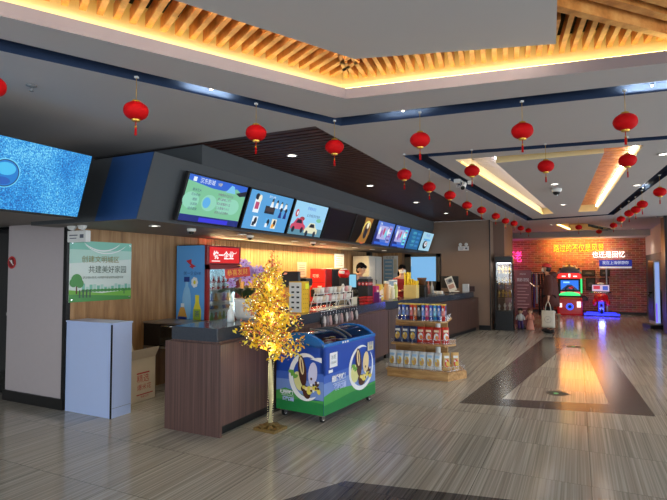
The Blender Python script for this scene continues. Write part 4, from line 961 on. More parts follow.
for row in range(2):
    for k in range(12):
        kd, c = CAN[(k+row*4) % 13]
        x = SX+.6+k*.058; y = SY+.06+row*.075
        b = MB(); mm = paint('canister_'+kd, c, .35); b.lathe([(.001, 0), (.026, 0), (.026, .006)], M_steel, n=16); b.lathe([(.0265, .006), (.0265, .225)], mm, n=16); b.lathe([(.0268, .07), (.0268, .15)], paint('canister_band_'+kd, tuple(min(255, int(q*.5+110)) for q in c), .35), n=16); b.lathe([(.0275, .225), (.0275, .24), (.001, .24)], paint('canister_lid', (220, 196, 90), .4), n=16)
        fc = Face(b, frame((0, -.0275, .11), (1, 0, 0), (0, 0, 1))); fc.oval(0, .06, .014, .022, M_white, 1); fc.rect(0, -.012, .02, .03, paint('canister_dot_'+kd, tuple(min(255, q+90) for q in c)), 1)
        b.build('snack_canister', None, (x, y, .8225), label=f'{kd} canister on the snack stand top shelf, {("front", "back")[row]} row, {NTH[k]} from left', cat='canister', group='canisters on the top shelf')
def pillow(w, h, d, m, art, n=10):
    b = MB(); vs = []; fs = []
    for s in (-1, 1):
        for j in range(n+1):
            for i in range(n+1):
                x, z = i/n*2-1, j/n*2-1; q = max(0, (1-x**4)*(1-z**4))**.7
                vs.append((x*w/2*(1-.06*(1-abs(z))), s*d/2*q+.004*math.sin(9*x+5*z)*q, (z+1)*h/2))
    N = (n+1)**2
    for s in (0, 1):
        for j in range(n):
            for i in range(n):
                a = s*N+j*(n+1)+i; f = (a, a+1, a+n+2, a+n+1); fs.append(f if s == 0 else f[::-1])
    b.add(vs, fs, m, True)
    fc = Face(b, frame((0, -d/2-.003, h/2), (1, 0, 0), (0, 0, 1))); art(fc, w, h); return b
def chip_art(c1, c2, c3):
    def f(fc, w, h): fc.oval(0, -.02, w*.3, h*.22, c1, 1); fc.oval(.01, -.03, w*.2, h*.13, c2, 2); fc.rect(0, h*.26, w*.6, h*.13, c3, 1); fc.oval(-w*.12, h*.03, w*.08, h*.06, c3, 3)
    return f
wP, yP, tP, rP = paint('pack_white', (226, 228, 226), .3), paint('pack_yellow', (224, 190, 70), .35), paint('pack_tan', (196, 150, 90), .4), paint('pack_red', (206, 60, 44), .35)
navy_b = chip_art(yP, tP, wP); red_b = chip_art(wP, paint('pack_orange', (226, 130, 60)), paint('pack_cream', (236, 214, 180)))
for k in range(7):
    nav = k < 3; bm_ = pillow(.116, .235, .06, paint('pack_navy' if nav else 'pack_scarlet', (34, 52, 96) if nav else (190, 50, 38), .3), navy_b if nav else red_b)
    x = SX+.56+k*.115; y = SY+.08+(.06 if k == 6 else 0)
    o = bm_.build('crisp_packet', None, (x, y, .4985), random.uniform(-.06, .06)+(.6 if k == 6 else 0), label=f'{"navy" if nav else "red"} crisp packet on the snack stand middle shelf, {NTH[k]} from left', cat='crisps', group='crisp packets on the middle shelf'); o.rotation_euler.x = -.12
for k in range(9):
    far_ = k > 6; kind = paint('pack_clear', (216, 222, 224), .2) if not far_ else paint('pack_stripe', (206, 170, 110), .3)
    bm_ = pillow(.112, .25, .065, kind, chip_art(yP, tP, paint('pack_sky', (150, 190, 220), .3)) if not far_ else chip_art(rP, yP, wP))
    x = SX+.47+k*.112; y = SY+.09+max(0, k-6)*.07
    o = bm_.build('biscuit_bag', None, (x, y, .1235), random.uniform(-.05, .05)+(.5 if far_ else 0), label=f'{"clear white topped" if not far_ else "red and gold striped"} biscuit bag on the snack stand bottom shelf, {NTH[k]} from left', cat='biscuits', group='bags on the bottom shelf'); o.rotation_euler.x = -.14

# ------------------------------------------------------------------ things on the near counter
def sbox(name, label, cat, loc, d, m, rz=0, bev=.004, deco=None, group=None):
    t_ = thing(name, label, cat, loc, rz, group); b = MB(); b.box((0, 0, d[2]/2), d, m, bev=bev)
    if deco: deco(b)
    b.build('body', t_); return t_
x, y, z = oncounter(299, -3.25)
t = thing('popcorn_box_rack', 'yellow and white slotted box with a bright sticker on the near counter', 'box', (x, y, z))
yb_ = paint('box_yellow', (226, 178, 22), .5); b = MB(); b.box((0, 0, .2), (.19, .19, .4), yb_, bev=.004)
fc = Face(b, frame((.0955, 0, .2), (0, 1, 0), (0, 0, 1)))
for i in range(5):
    for j in range(3): fc.rect(-.05+.05*j, -.14+.06*i, .025, .012, paint('box_ochre', (186, 140, 16)), 1)
b.build('body', t)
b = MB(); fc = Face(b, frame((0, -.0955, .2), (1, 0, 0), (0, 0, 1))); b.box((0, -.0965, .2), (.18, .003, .38), M_white); fc = Face(b, frame((0, -.0985, .2), (1, 0, 0), (0, 0, 1)))
for i in range(5):
    for j in range(2): fc.rect(-.035+.075*j, -.13+.065*i, .04, .022, M_black, 1)
b.build('slotted_front', t)
b = MB(); Face(b, frame((.0965, .04, .34), (0, 1, 0), (0, 0, 1))).rect(0, 0, .09, .07, paint('sticker_lime', (236, 240, 40)), 1); b.build('sticker', t)
x, y, z = oncounter(291, -3.5)
t = thing('till_monitor', 'black till monitor seen from behind beside the golden tree top', 'monitor', (x, y, z), -.3)
b = MB(); b.box((0, 0, .42), (.34, .04, .22), M_black, bev=.01); b.build('display', t); b = MB(); b.cyl((0, .0, .02), (0, .0, .32), .025, .025, M_black); b.box((0, 0, .01), (.2, .16, .02), M_black, bev=.005); b.build('stand', t)
x, y, z = oncounter(302, -3.53)
t = thing('receipt_printer', 'beige and black receipt printer on a stand behind the yellow box', 'printer', (x, y, z))
b = MB(); b.box((0, 0, .37), (.22, .18, .13), paint('printer_beige', (176, 150, 110)), bev=.012); b.box((.06, .0, .38), (.12, .19, .1), M_black, bev=.01); b.build('body', t); b = MB(); b.box((0, 0, .152), (.16, .14, .305), M_black, bev=.004); b.build('pedestal', t); b = MB(); b.box((-.05, -.02, .45), (.06, .001, .06), M_white); b.build('paper', t)
# wire rack with white cups and hanging trinkets
ra, rb = oncounter(313, -3.12), oncounter(349, -3.12)
cxr, cyr = ra[0], (ra[1]+rb[1])/2; RL = rb[1]-ra[1]
t = thing('gift_rack', 'low chrome wire rack with hooks along the counter front, carrying white cups', 'rack', (cxr, cyr, CT))
b = MB()
for z_ in (.02, .12, .23):
    for xx in (-.08+z_*.4, .06): b.tube([(xx, -RL/2, z_), (xx, RL/2, z_)], .005, M_white, 6)
    b.bx((-.07+z_*.4, -RL/2, z_-.002), (.06, RL/2, z_+.001), paint('rack_mesh', (150, 140, 130), .4))
for yy in (-RL/2, -RL/4, 0, RL/4, RL/2):
    b.tube([(.06, yy, 0), (.06, yy, .25)], .005, M_white, 6); b.tube([(-.06, yy, 0), (.03, yy, .25)], .005, M_white, 6)
b.tube([(.115, -RL/2, .008), (.115, RL/2, .008)], .005, M_chrome, 6)
for k in range(14): b.tube([(.06, -RL/2+RL*k/13, .02), (.115, -RL/2+RL*k/13, .008)], .003, M_chrome, 5)
b.build('wire_frame', t)
nC = 0
for r, z_ in enumerate((.1225, .2325)):
    n_ = (12, 9)[r]
    for k in range(n_):
        yy = cyr-RL/2+.06+(RL-.12)*k/(n_-1); col = [('white', (226, 222, 214)), ('cream', (216, 196, 170)), ('pink', (206, 150, 150)), ('white', (226, 222, 214)), ('white', (226, 222, 214))][(k*3+r) % 5]
        b = MB(); mm = paint('cup_'+col[0], col[1], .35); b.lathe([(.001, 0), (.03, 0), (.041, .08), (.037, .08), (.029, .008), (.001, .008)], mm, n=16); b.tube([(.0, -.031, .05), (.0, -.052, .045), (.0, -.05, .022), (.0, -.028, .018)], .005, mm, 6)
        b.build('mug', None, (cxr+.02+(.01 if r else 0), yy, CT+z_), random.uniform(-.5, .5), label=f'{col[0]} mug on the gift rack {("lower", "upper")[r]} wire, {NTH[k]} from left', cat='mug', group='mugs on the gift rack')
for k in range(14):
    yy = cyr-RL/2+RL*k/13; c = [('black', (24, 24, 28)), ('white', (214, 206, 204)), ('grey', (130, 120, 124)), ('pinkish', (190, 156, 156))][k % 4]
    b = MB(); mm = paint('trinket_'+c[0], c[1], .4); b.tube([(0, 0, .0), (0, 0, -.05)], .0025, M_chrome, 5); b.lathe([(.001, -.19), (.018, -.18), (.024, -.12), (.014, -.06), (.001, -.05)], mm, n=10); b.ell((0, 0, -.065), (.014, .014, .016), mm, 10, 6)
    b.build('key_trinket', None, (cxr+.125, yy, CT-.006), 0, label=f'{c[0]} trinket hanging from the gift rack front rail, {NTH[k]} from left', cat='key ring', group='trinkets hanging in front of the counter')
x, y, z = oncounter(343, -3.32)
t = thing('tent_sign', 'white folding tent card standing like a letter A behind the gift rack', 'sign', (x, y, z), R(25))
b = MB()
for s in (-1, 1): b.tube([(s*.115, 0, .0), (0, 0, .33)], .014, M_white, 8)
b.tube([(-.06, 0, .16), (.06, 0, .16)], .008, M_white, 6); b.box((0, .02, .1), (.12, .006, .16), paint('tent_board', (150, 130, 100)), M=Matrix.Rotation(R(8), 4, 'X')); b.build('frame', t)
x, y, z = oncounter(353, -3.2)
t = sbox('note_card', 'pale paper card standing at the right end of the gift rack', 'card', (x, y+.05, z), (.012, .2, .12), paint('note_paper', (216, 210, 186)), 0, .002)
# red popcorn machine on the back worktop
t = thing('back_worktop', 'back worktop cabinet of dark wood along the lit slatted wall', 'worktop', (-4.83, 9.0, 0))
b = MB(); b.bx((-.24, -2.5, 0), (.24, 2.4, .86), M_counter2); b.build('cabinet_body', t); b = MB(); b.bx((-.26, -2.52, .86), (.26, 2.42, .9), M_granite); b.build('slab', t)
p = onX(326, 280, -4.72)
t = thing('drinks_machine', 'bright red drinks machine with white lettering on the back worktop', 'drinks machine', (-4.78, p.y, .901))
rm = paint('machine_red', (206, 24, 26), .3); b = MB(); b.box((0, 0, .34), (.36, .52, .68), rm, bev=.02); b.box((.1, .2, .34), (.2, .34, .66), M_black, bev=.01); b.build('body', t)
b = MB(); fc = Face(b, frame((.0, -.262, .34), (1, 0, 0), (0, 0, 1))); fc.rect(0, .05, .34, .012, paint('machine_dark_red', (110, 14, 18)), 1); fc.text('可乐', -.04, .18, .08, M_white, 1); fc.rect(.05, -.03, .1, .03, M_white, 1); b.build('front_print', t)
b = MB(); b.bx((-.15, -.275, .1), (.15, -.262, .25), M_black); [b.cyl((x_, -.29, .24), (x_, -.27, .28), .015, .02, M_chrome, 10) for x_ in (-.1, 0, .1)]; b.build('tap_panel', t)
p = onX(343.5, 273, -4.2)
t = thing('cup_dispenser', 'small rounded red and white dispenser on a dark pedestal', 'dispenser', (-3.52, oncounter(344, -3.52)[1], CT))
b = MB(); b.box((0, 0, .21), (.12, .12, .42), M_black, bev=.01); b.build('pedestal', t); b = MB(); b.lathe([(.001, .42), (.07, .42), (.095, .46), (.1, .5), (.08, .55), (.001, .56)], rm, n=20); b.build('dome', t); b = MB(); b.box((0, -.08, .51), (.1, .05, .05), M_white, bev=.015); b.cyl((0, 0, .55), (0, 0, .57), .06, .05, M_white, 20); b.build('lid', t)
x, y, z = oncounter(351, -3.56)
t = thing('till_screen', 'small till with a glowing pale blue screen left of the bending man', 'monitor', (x, y, z), .35)
b = MB(); b.box((0, 0, .36), (.2, .03, .26), M_black, bev=.006); Face(b, frame((0, -.0155, .36), (1, 0, 0), (0, 0, 1))).rect(0.03, 0, .12, .22, K('till_blue', (130, 196, 226)), 1); b.build('display', t); b = MB(); b.cyl((0, .0, 0), (0, .0, .24), .02, .02, M_black); b.box((0, 0, .008), (.16, .14, .016), M_black); b.build('stand', t)
# packs near the bend
x, y, z = oncounter(365.5, -3.22)
t = thing('lid_tray', 'black cup tower printed with a row of red discs, in front of the man', 'cup tower', (x, y, z))
b = MB(); b.box((0, 0, .2), (.18, .22, .4), M_black, bev=.006); fc = Face(b, frame((.0905, 0, .2), (0, 1, 0), (0, 0, 1))); fc2 = Face(b, frame((0, -.1105, .2), (1, 0, 0), (0, 0, 1)))
for f_ in (fc, fc2):
    for k in (-.065, 0, .065): f_.oval(k, .12, .028, .032, rm, 1); f_.oval(k, .12, .012, .014, M_white, 2)
b.build('body', t); b = MB(); b.box((0, 0, .42), (.15, .2, .04), M_grey, bev=.01); b.build('lids', t)
x, y, z = oncounter(366, -3.1)
t = thing('red_basket', 'red wire basket at the counter front below the black cup tower', 'basket', (x, y, z))
b = MB()
for zz in (.01, .06, .11):
    q = .09+zz*.15; b.tube([(-q*.6, -q*1.4, zz), (q*.6, -q*1.4, zz), (q*.6, q*1.4, zz), (-q*.6, q*1.4, zz), (-q*.6, -q*1.4, zz)], .005, rm, 6)
for k in range(9): yy = -.12+.03*k; b.tube([(.055, yy, .01), (.062, yy, .11)], .003, rm, 5); b.tube([(-.055, yy, .01), (-.062, yy, .11)], .003, rm, 5)
b.bx((-.05, -.12, .0), (.05, .12, .01), rm); b.build('basket', t)
for k, (u, n_, c, w_, h_) in enumerate(((375, 'magenta', (190, 40, 110), .15, .27), (379.5, 'yellow', (226, 186, 40), .12, .29), (377.6, 'violet', (120, 50, 130), .1, .17))):
    x, y, z = oncounter(u, -3.22 if k < 2 else -3.09)
    def deco(b, c=c): fc = Face(b, frame((.052, 0, .14), (0, 1, 0), (0, 0, 1))); fc.rect(0, .02, .08, .08, paint('pack_light', (236, 214, 190)), 1); fc.rect(0, -.06, .09, .03, M_white, 1)
    sbox('snack_pack', f'{n_} snack box standing on the counter right of the man', 'snack box', (x, y, z), (.1, w_, h_), paint('pack_'+n_, c, .4), 0, .004, deco)
for k, u in enumerate((384, 386.5, 389.5, 392.5, 395.5)):
    x, y, z = oncounter(u, -3.27+.11*(k % 2)); hh = (.22, .34, .26, .24, .3)[k]
    b = MB(); mm = paint('flask_'+str(k), ((214, 206, 190), (198, 150, 100), (226, 222, 214), (222, 214, 190), (196, 206, 120))[k], .35); b.lathe([(.001, 0), (.042, 0), (.045, .02), (.045, hh*.7), (.03, hh*.85), (.03, hh), (.001, hh)], mm, n=18); b.lathe([(.031, hh*.88), (.034, hh*.9), (.034, hh*1.02), (.001, hh*1.02)], M_white, n=14)
    b.build('tumbler', None, (x, y, z), label=f'{("beige", "tan", "white", "cream", "lime")[k]} tumbler in the row of tumblers on the counter, {NTH[k]} from the left', cat='tumbler', group='tumblers on the counter')
x, y, z = oncounter(393, -3.45)
t = thing('photo_board', 'small board with a pale blue photo leaning behind the tumblers', 'picture board', (x, y, z), R(20))
b = MB(); b.box((0, 0, .22), (.18, .012, .26), M_white, M=Matrix.Rotation(-.1, 4, 'X')); Face(b, frame((0, -.008, .22), (1, 0, 0), (0, -.1, 1))).rect(0, -.0, .15, .2, paint('photo_blue', (150, 180, 214)), 3); b.build('panel', t); b = MB(); b.bx((-.09, -.02, 0), (.09, .06, .1), M_white); b.build('holder', t)
# things on the far counter
def onf(u, off=-.3): p = onfar(u, off); return p
for u, nm in ((411.5, 0),):
    x, y, z = onf(u, -.3)
    t = thing('straw_box', 'pale box of tall yellow straws on the far counter', 'straw box', (x, y, z))
    b = MB(); b.box((0, 0, .13), (.26, .22, .26), paint('straw_box_cream', (216, 190, 120), .5), bev=.004); b.build('body', t); b = MB(); ys = paint('straw_yellow', (240, 206, 30), .4)
    for k in range(26): xx, yy = -.11+.045*(k % 6), -.07+.035*(k//6); b.cyl((xx, yy, .2), (xx+random.uniform(-.02, .02), yy, .36+(.13 if k % 6 < 2 else 0)+random.uniform(-.03, .03)), .017, .017, ys, 8)
    b.build('straws', t)
x, y, z = onf(422, -.28)
t = thing('coffee_grinder', 'dark coffee grinder with brown beans behind the canisters', 'grinder', (x, y, z)); b = MB(); b.box((0, 0, .12), (.2, .22, .24), M_black, bev=.015); b.build('body', t)
b = MB(); b.lathe([(.05, .24), (.1, .38), (.1, .4), (.001, .4)], paint('beans', (96, 62, 40), .5, var=.5, scale=80), n=18); b.build('hopper', t)
x, y, z = onf(428.5, -.3)
t = thing('syrup_stand', 'silver bottle stand with brown syrups next to the grinder', 'bottle stand', (x, y, z)); b = MB(); b.box((0, 0, .02), (.26, .2, .04), M_steel, bev=.006); b.build('base', t)
for k in range(3): b = MB(); b.lathe([(.001, .04), (.035, .04), (.035, .2), (.013, .26), (.013, .32), (.001, .32)], paint(('syrup_brown', 'syrup_rose', 'syrup_grey')[k], ((110, 70, 50), (170, 110, 100), (150, 150, 150))[k], .25), n=14, c=(-.08+.08*k, 0, 0)); b.build('bottle', t)
x, y, z = onf(437, -.28)
t = thing('cup_stack_tray', 'low tray with white cups and saucers on the far counter', 'tray', (x, y, z)); b = MB(); b.box((0, 0, .012), (.3, .24, .024), M_grey, bev=.004); b.build('tray', t)
for k in range(5): b = MB(); b.lathe([(.001, .024), (.03, .024), (.036, .09), (.001, .085)], M_white, n=14, c=(-.11+.055*k, .03*(k % 2), 0)); b.build('cup', t)
x, y, z = onf(454, -.3); z += .03
t = thing('menu_stand', 'small white leaning picture stand on the far counter', 'picture stand', (x, y, z), R(-10)); b = MB(); T = Matrix.Rotation(R(-22), 4, 'Y'); b.box((0, -.02, .2), (.2, .01, .36), M_white, M=T); fc = Face(b, T @ frame((0, -.026, .2), (1, 0, 0), (0, 0, 1))); fc.rect(0, .08, .16, .12, paint('stand_photo', (150, 160, 170)), 1); fc.rect(0, -.06, .15, .1, paint('stand_photo_rose', (190, 150, 140)), 1); fc.oval(.02, .08, .05, .04, paint('stand_dark', (70, 76, 90)), 2); b.build('board', t); b = MB(); b.bx((-.07, -.03, 0), (.1, .1, .02), M_white); b.tube([(.0, .02, .02), (-.04, -.01, .2)], .008, M_white, 6); b.build('easel', t)
x, y, z = onf(450, -.5)
t = thing('till_monitor', 'black monitor seen from behind, behind the leaning picture stand', 'monitor', (x, y, z)); b = MB(); b.box((0, 0, .26), (.44, .04, .3), M_black, bev=.008); b.build('display', t); b = MB(); b.box((0, 0, .006), (.2, .15, .012), M_black); b.cyl((0, 0, .01), (0, 0, .15), .025, .025, M_black); b.build('stand', t)
x, y, z = onf(466, -.3); sbox('tissue_box', 'white square box near the end of the far counter', 'box', (x, y, z), (.15, .15, .2), M_white, 0, .006)
x, y, z = onf(472.5, -.22); sbox('dark_box', 'small dark red brown box at the very end of the far counter', 'box', (x, y-.05, z), (.16, .14, .14), paint('box_maroon', (60, 30, 28)), 0, .006)

# ------------------------------------------------------------------ back area papers, hood, board, end display
def paper(u0, v0, u1, v1, label, name='wall_notice', m=None, deco=None):
    a, c = onX(u0, v0, -5.09), onX(u1, v1, -5.09); t_ = thing(name, label, 'notice', (-5.095, (a.y+c.y)/2, (a.z+c.z)/2)); b = MB(); M = frame((.004, 0, 0), (0, 1, 0), (0, 0, 1)); w_, h_ = c.y-a.y, a.z-c.z
    b.box((0, 0, -.002), (w_, h_, .004), m or M_white, M=M); fc = Face(b, M)
    for k in range(5): fc.rect(0, h_*(.3-.15*k), w_*(.7-.1*(k % 2)), h_*.05, M_grey, 1)
    b.build('sheet', t_)
paper(297.5, 262, 306.5, 277, 'small pinkish notice on the lit slatted wall above the yellow box', m=paint('notice_pink', (222, 186, 160)))
paper(334.5, 253.5, 344, 268, 'white notice at the right end of the lit slatted wall')
t = thing('pale_cupboard', 'tall pale cupboard behind the bending man', 'cupboard', (-4.85, 11.95, 0)); b = MB(); b.box((0, 0, .95), (.44, .9, 1.9), paint('cupboard_pale', (206, 198, 184), .4), bev=.01); b.build('body', t)
b = MB(); b.bx((.222, -.01, .1), (.226, .01, 1.85), M_grey); b.tube([(.225, -.06, .9), (.26, -.06, .92), (.26, -.06, 1.3), (.225, -.06, 1.32)], .01, M_chrome); b.build('door_handle', t)
p = onY(368.5, 262, 12.6)
t = thing('black_pillar', 'slim black pillar rising to the bulkhead behind the two staff', 'pillar', (p.x, 12.6, 0)); b = MB(); b.box((0, 0, SOF/2), (.16, .16, SOF), M_black); b.build('shaft', t); b = MB(); b.box((0, 0, .05), (.2, .2, .1), M_black); b.build('foot', t)
a, c = onY(383, 256, 13.37), onY(398, 284, 13.37)
t = thing('price_board', 'pale blue and white price board on the wood end wall', 'board', ((a.x+c.x)/2, 13.37, (a.z+c.z)/2)); b = MB(); b.box((0, 0, 0), (c.x-a.x, .02, a.z-c.z), M_white, bev=.002); fc = Face(b, frame((0, -.0105, 0), (1, 0, 0), (0, 0, 1))); bw_, bh_ = c.x-a.x, a.z-c.z
pb = paint('board_blue', (140, 180, 206)); fc.rect(-bw_*.12, -.02, bw_*.6, bh_*.8, pb, 1); fc.rect(bw_*.33, .1, bw_*.2, bh_*.5, paint('board_cream', (216, 206, 176)), 1); [fc.rect(-bw_*.12, bh_*(.28-.14*k), bw_*.45, bh_*.04, M_white, 2) for k in range(5)]; fc.text('价目表', 0, bh_*.43, .08, M_grey, 2); b.build('panel', t)
t = thing('display_screen', 'black framed screen glowing pale blue on the brown end wall', 'screen', (-3.815, 13.4, 1.45)); b = MB()
for a, c in (((-.5, -.06, -.45), (-.32, 0, .545)), ((.38, -.06, -.45), (.5, 0, .545)), ((-.5, -.06, .46), (.5, 0, .545)), ((-.5, -.06, -.45), (.5, 0, -.2))): b.bx(a, c, M_black)
b.build('frame', t); b = MB(); b.bx((-.32, -.03, -.2), (.38, -.01, .46), K('end_blue', (112, 176, 226), 1.)); fc = Face(b, frame((0, -.031, 0), (1, 0, 0), (0, 0, 1))); fc.rect(-.34, .3, .06, .2, K('pale', (200, 225, 240)), 1); b.build('display', t)
b = MB(); b.bx((-.05, -.14, -.62), (.3, -.1, -.4), M_black); b.build('shelf_box', t)

# ------------------------------------------------------------------ showcase, red standee, doll pair
t = thing('glass_showcase', 'tall black framed glass showcase with lit trophies by the brown pillar', 'showcase', (-1.72, 13.74, 0), .04)
b = MB(); b.bx((-.22, -.22, 0), (.22, .22, .5), M_blackm); b.bx((-.22, -.22, 1.74), (.22, .22, 1.9), M_blackm)
for x in (-.205, .205):
    for y in (-.205, .205): b.box((x, y, 1.1), (.03, .03, 1.3), M_blackm)
b.build('frame', t)
for z in (.5, .84, 1.16, 1.45): MB().bx((-.19, -.19, z), (.19, .19, z+.012), glass('shelf_glass', (.9, .95, .95))).build('shelf', t)
MB().bx((-.16, -.2, 1.715), (.16, -.12, 1.735), glow('showcase_lamp', (230, 245, 255), 6)).build('lamp_bar', t)
b = MB(); g = glass('showcase_glass', (.97, .98, .98))
b.bx((-.19, -.216, .5), (.19, -.213, 1.74), g); b.bx((-.216, -.19, .5), (-.213, .19, 1.74), g); b.bx((.213, -.19, .5), (.216, .19, 1.74), g); b.build('glass_panes', t)
lamp('POINT', (-1.72, 13.72, 1.66), 2.2, (.95, .97, 1), name='showcase_glow', shadow_soft_size=.09); lamp('AREA', (-1.72, 13.57, 1.7), 2.5, (.95, .97, 1), (R(-35), 0, PI), name='showcase_glow', shape='RECTANGLE', size=.3, size_y=.04)
TC = [('white', (226, 222, 214)), ('gold', (206, 166, 80)), ('cream', (216, 200, 170)), ('rose', (200, 150, 140))]
k = 0
for z, n_ in ((.512, 3), (.852, 4), (1.172, 4), (1.462, 4)):
    for i in range(n_):
        kd, c = TC[(k*3+i) % 4]; b = MB(); mm = paint('figurine_'+kd, c, .35); s_ = .8+.3*((k*7 % 5)/5)
        b.lathe([(.001, 0), (.03, 0), (.03, .015), (.014, .03), (.012, .06), (.03, .09), (.034, .12), (.02, .14), (.001, .142)], mm, n=12); b.ell((0, 0, .165), (.022, .022, .025), mm, 10, 6)
        for sx in (-1, 1): b.tube([(sx*.03, 0, .11), (sx*.048, 0, .13), (sx*.034, 0, .15)], .005, mm, 5)
        o = b.build('figurine', None, (-1.72-.13+.26*i/(n_-1), 13.67+.06*(i % 2), z), 0, label=f'small {kd} figurine on the showcase {("bottom", "second", "third", "top")[(.512, .852, 1.172, 1.462).index(z)]} shelf, {NTH[i]} from left', cat='figurine', group='figurines in the showcase'); o.scale = (s_, s_, s_); k += 1
t = thing('red_standee', 'dark red notice board with rows of white writing right of the showcase', 'notice board', (-1.32, 14.25, 0), .12)
b = MB(); b.box((0, 0, .82), (.42, .03, 1.46), paint('standee_red', (110, 14, 24), .4), bev=.004); fc = Face(b, frame((0, -.0155, .82), (1, 0, 0), (0, 0, 1)))
wr = paint('standee_white', (226, 206, 206)); fc.text('观影须知', 0, .46, .1, wr, 1, .3)
for k in range(9): fc.rect(-.02*(k % 3), .33-.085*k, .3-.05*(k % 3), .022, paint('standee_pink', (196, 130, 130)), 1)
fc.text('电影大礼', 0, .62, .04, wr, 1); b.build('board', t)
b = MB(); b.bx((-.2, -.12, 0), (.2, .12, .03), M_black); b.bx((-.03, -.02, 0), (.03, .02, .12), M_black); b.build('foot', t)
def doll(name, label, loc, top, low, hair, dress):
    t_ = thing(name, label, 'doll', loc, random.uniform(-.2, .2), 'doll pair in front of the red board'); sk = paint('doll_skin', (226, 180, 150), .5)
    b = MB(); b.lathe([(.001, .24), (.06, .24), (.07, .3), (.05, .38), (.025, .42), (.001, .42)], top, n=14); b.tube([(-.05, 0, .38), (-.09, -.02, .32), (-.1, -.04, .26)], .02, top, 8); b.tube([(.05, 0, .38), (.09, -.02, .32), (.1, -.04, .26)], .02, top, 8); b.build('top', t_)
    b = MB()
    if dress: b.lathe([(.001, .0), (.1, .0), (.095, .05), (.06, .26), (.001, .26)], low, n=16)
    else: [b.tube([(s*.035, 0, .26), (s*.04, 0, .12), (s*.042, 0, .02)], [.035, .032, .028], low, 10) for s in (-1, 1)]; [b.ell((s*.042, -.02, .02), (.03, .05, .02), M_black) for s in (-1, 1)]
    b.build('lower_clothes', t_); b = MB(); b.ell((0, 0, .48), (.062, .06, .068), sk, 16, 10); [b.ell((s*.022, -.055, .485), (.008, .006, .01), M_black, 8, 6) for s in (-1, 1)]; b.ell((0, -.06, .47), (.008, .008, .008), sk, 8, 6); b.build('head', t_); b = MB(); b.ell((0, .008, .49), (.068, .066, .072), hair, 16, 8, z0=.05); b.ell((0, .03, .47), (.06, .045, .07), hair, 12, 8); b.build('hair', t_)
doll('doll', 'white topped doll with purple trousers in front of the red board', (-1.36, 13.9, 0), M_white, paint('doll_purple', (70, 46, 110)), paint('doll_hair', (56, 36, 30)), False)
doll('doll', 'doll in a pale pink dress in front of the red board', (-1.13, 13.97, 0), paint('doll_pink', (226, 150, 130)), paint('doll_pink', (226, 150, 130)), paint('doll_hair_red', (120, 60, 40)), True)
# dark draped stall behind the walker
t = thing('clothes_stand', 'narrow stand hung with dark clothes right of the red board', 'clothes stand', (-1.0, 15.1, 0), .1)
b = MB(); [b.tube([(x, y, 0), (x*.8, 0, 1.5)], .014, M_blackm, 8) for x in (-.2, .2) for y in (-.18, .18)]; b.tube([(-.2, 0, 1.48), (.2, 0, 1.48)], .012, M_blackm, 8); b.build('rack', t)
for k, (c, l0) in enumerate((((26, 24, 30), .35), ((80, 60, 130), .5), ((190, 196, 200), .62), ((24, 24, 28), .3), ((30, 32, 36), .42), ((36, 26, 24), .5))):
    b = MB(); x = -.18+.07*k; mm = paint(f'garment_{k}', c, .8, bump=.3); n_ = 10; vs = []; fs = []
    for j in range(6):
        z = 1.44-(1.44-l0)*j/5
        for i in range(n_): A = 2*PI*i/n_; vs.append((x+.022*math.cos(A)*(1+.3*math.sin(3*A+j)), (.07+.12*min(1, j*.6))*math.sin(A), z))
    for j in range(5):
        for i in range(n_): fs.append((j*n_+i, j*n_+(i+1) % n_, (j+1)*n_+(i+1) % n_, (j+1)*n_+i))
    fs += [tuple(range(n_)), tuple(range(5*n_, 6*n_))[::-1]]; b.add(vs, fs, mm, True); b.tube([(x, 0, 1.44), (x, 0, 1.5)], .004, M_chrome, 5); b.build('garment', t)
t = thing('low_bench', 'low pale slatted bench between the red board and the walker', 'bench', (-.66, 14.6, 0), .1); wd_ = paint('bench_wood', (150, 130, 110))
b = MB(); [b.box((0, -.12+.08*k, .37), (.46, .06, .025), wd_) for k in range(4)]; b.build('seat', t)
for x in (-.19, .19):
    for y in (-.11, .11): MB().box((x, y, .18), (.035, .035, .36), wd_).build('leg', t)
MB().bx((-.2, -.13, .2), (.2, -.11, .24), wd_).build('rail', t)
t = thing('shopping_bag', 'small crumpled white bag lying on the low bench', 'bag', (-.64, 14.58, .383)); b = MB(); b.ell((0, 0, .045), (.11, .07, .05), M_white, 10, 6); b.tube([(-.03, 0, .08), (0, 0, .12), (.03, 0, .08)], .006, M_white, 6); b.build('bag_body', t)

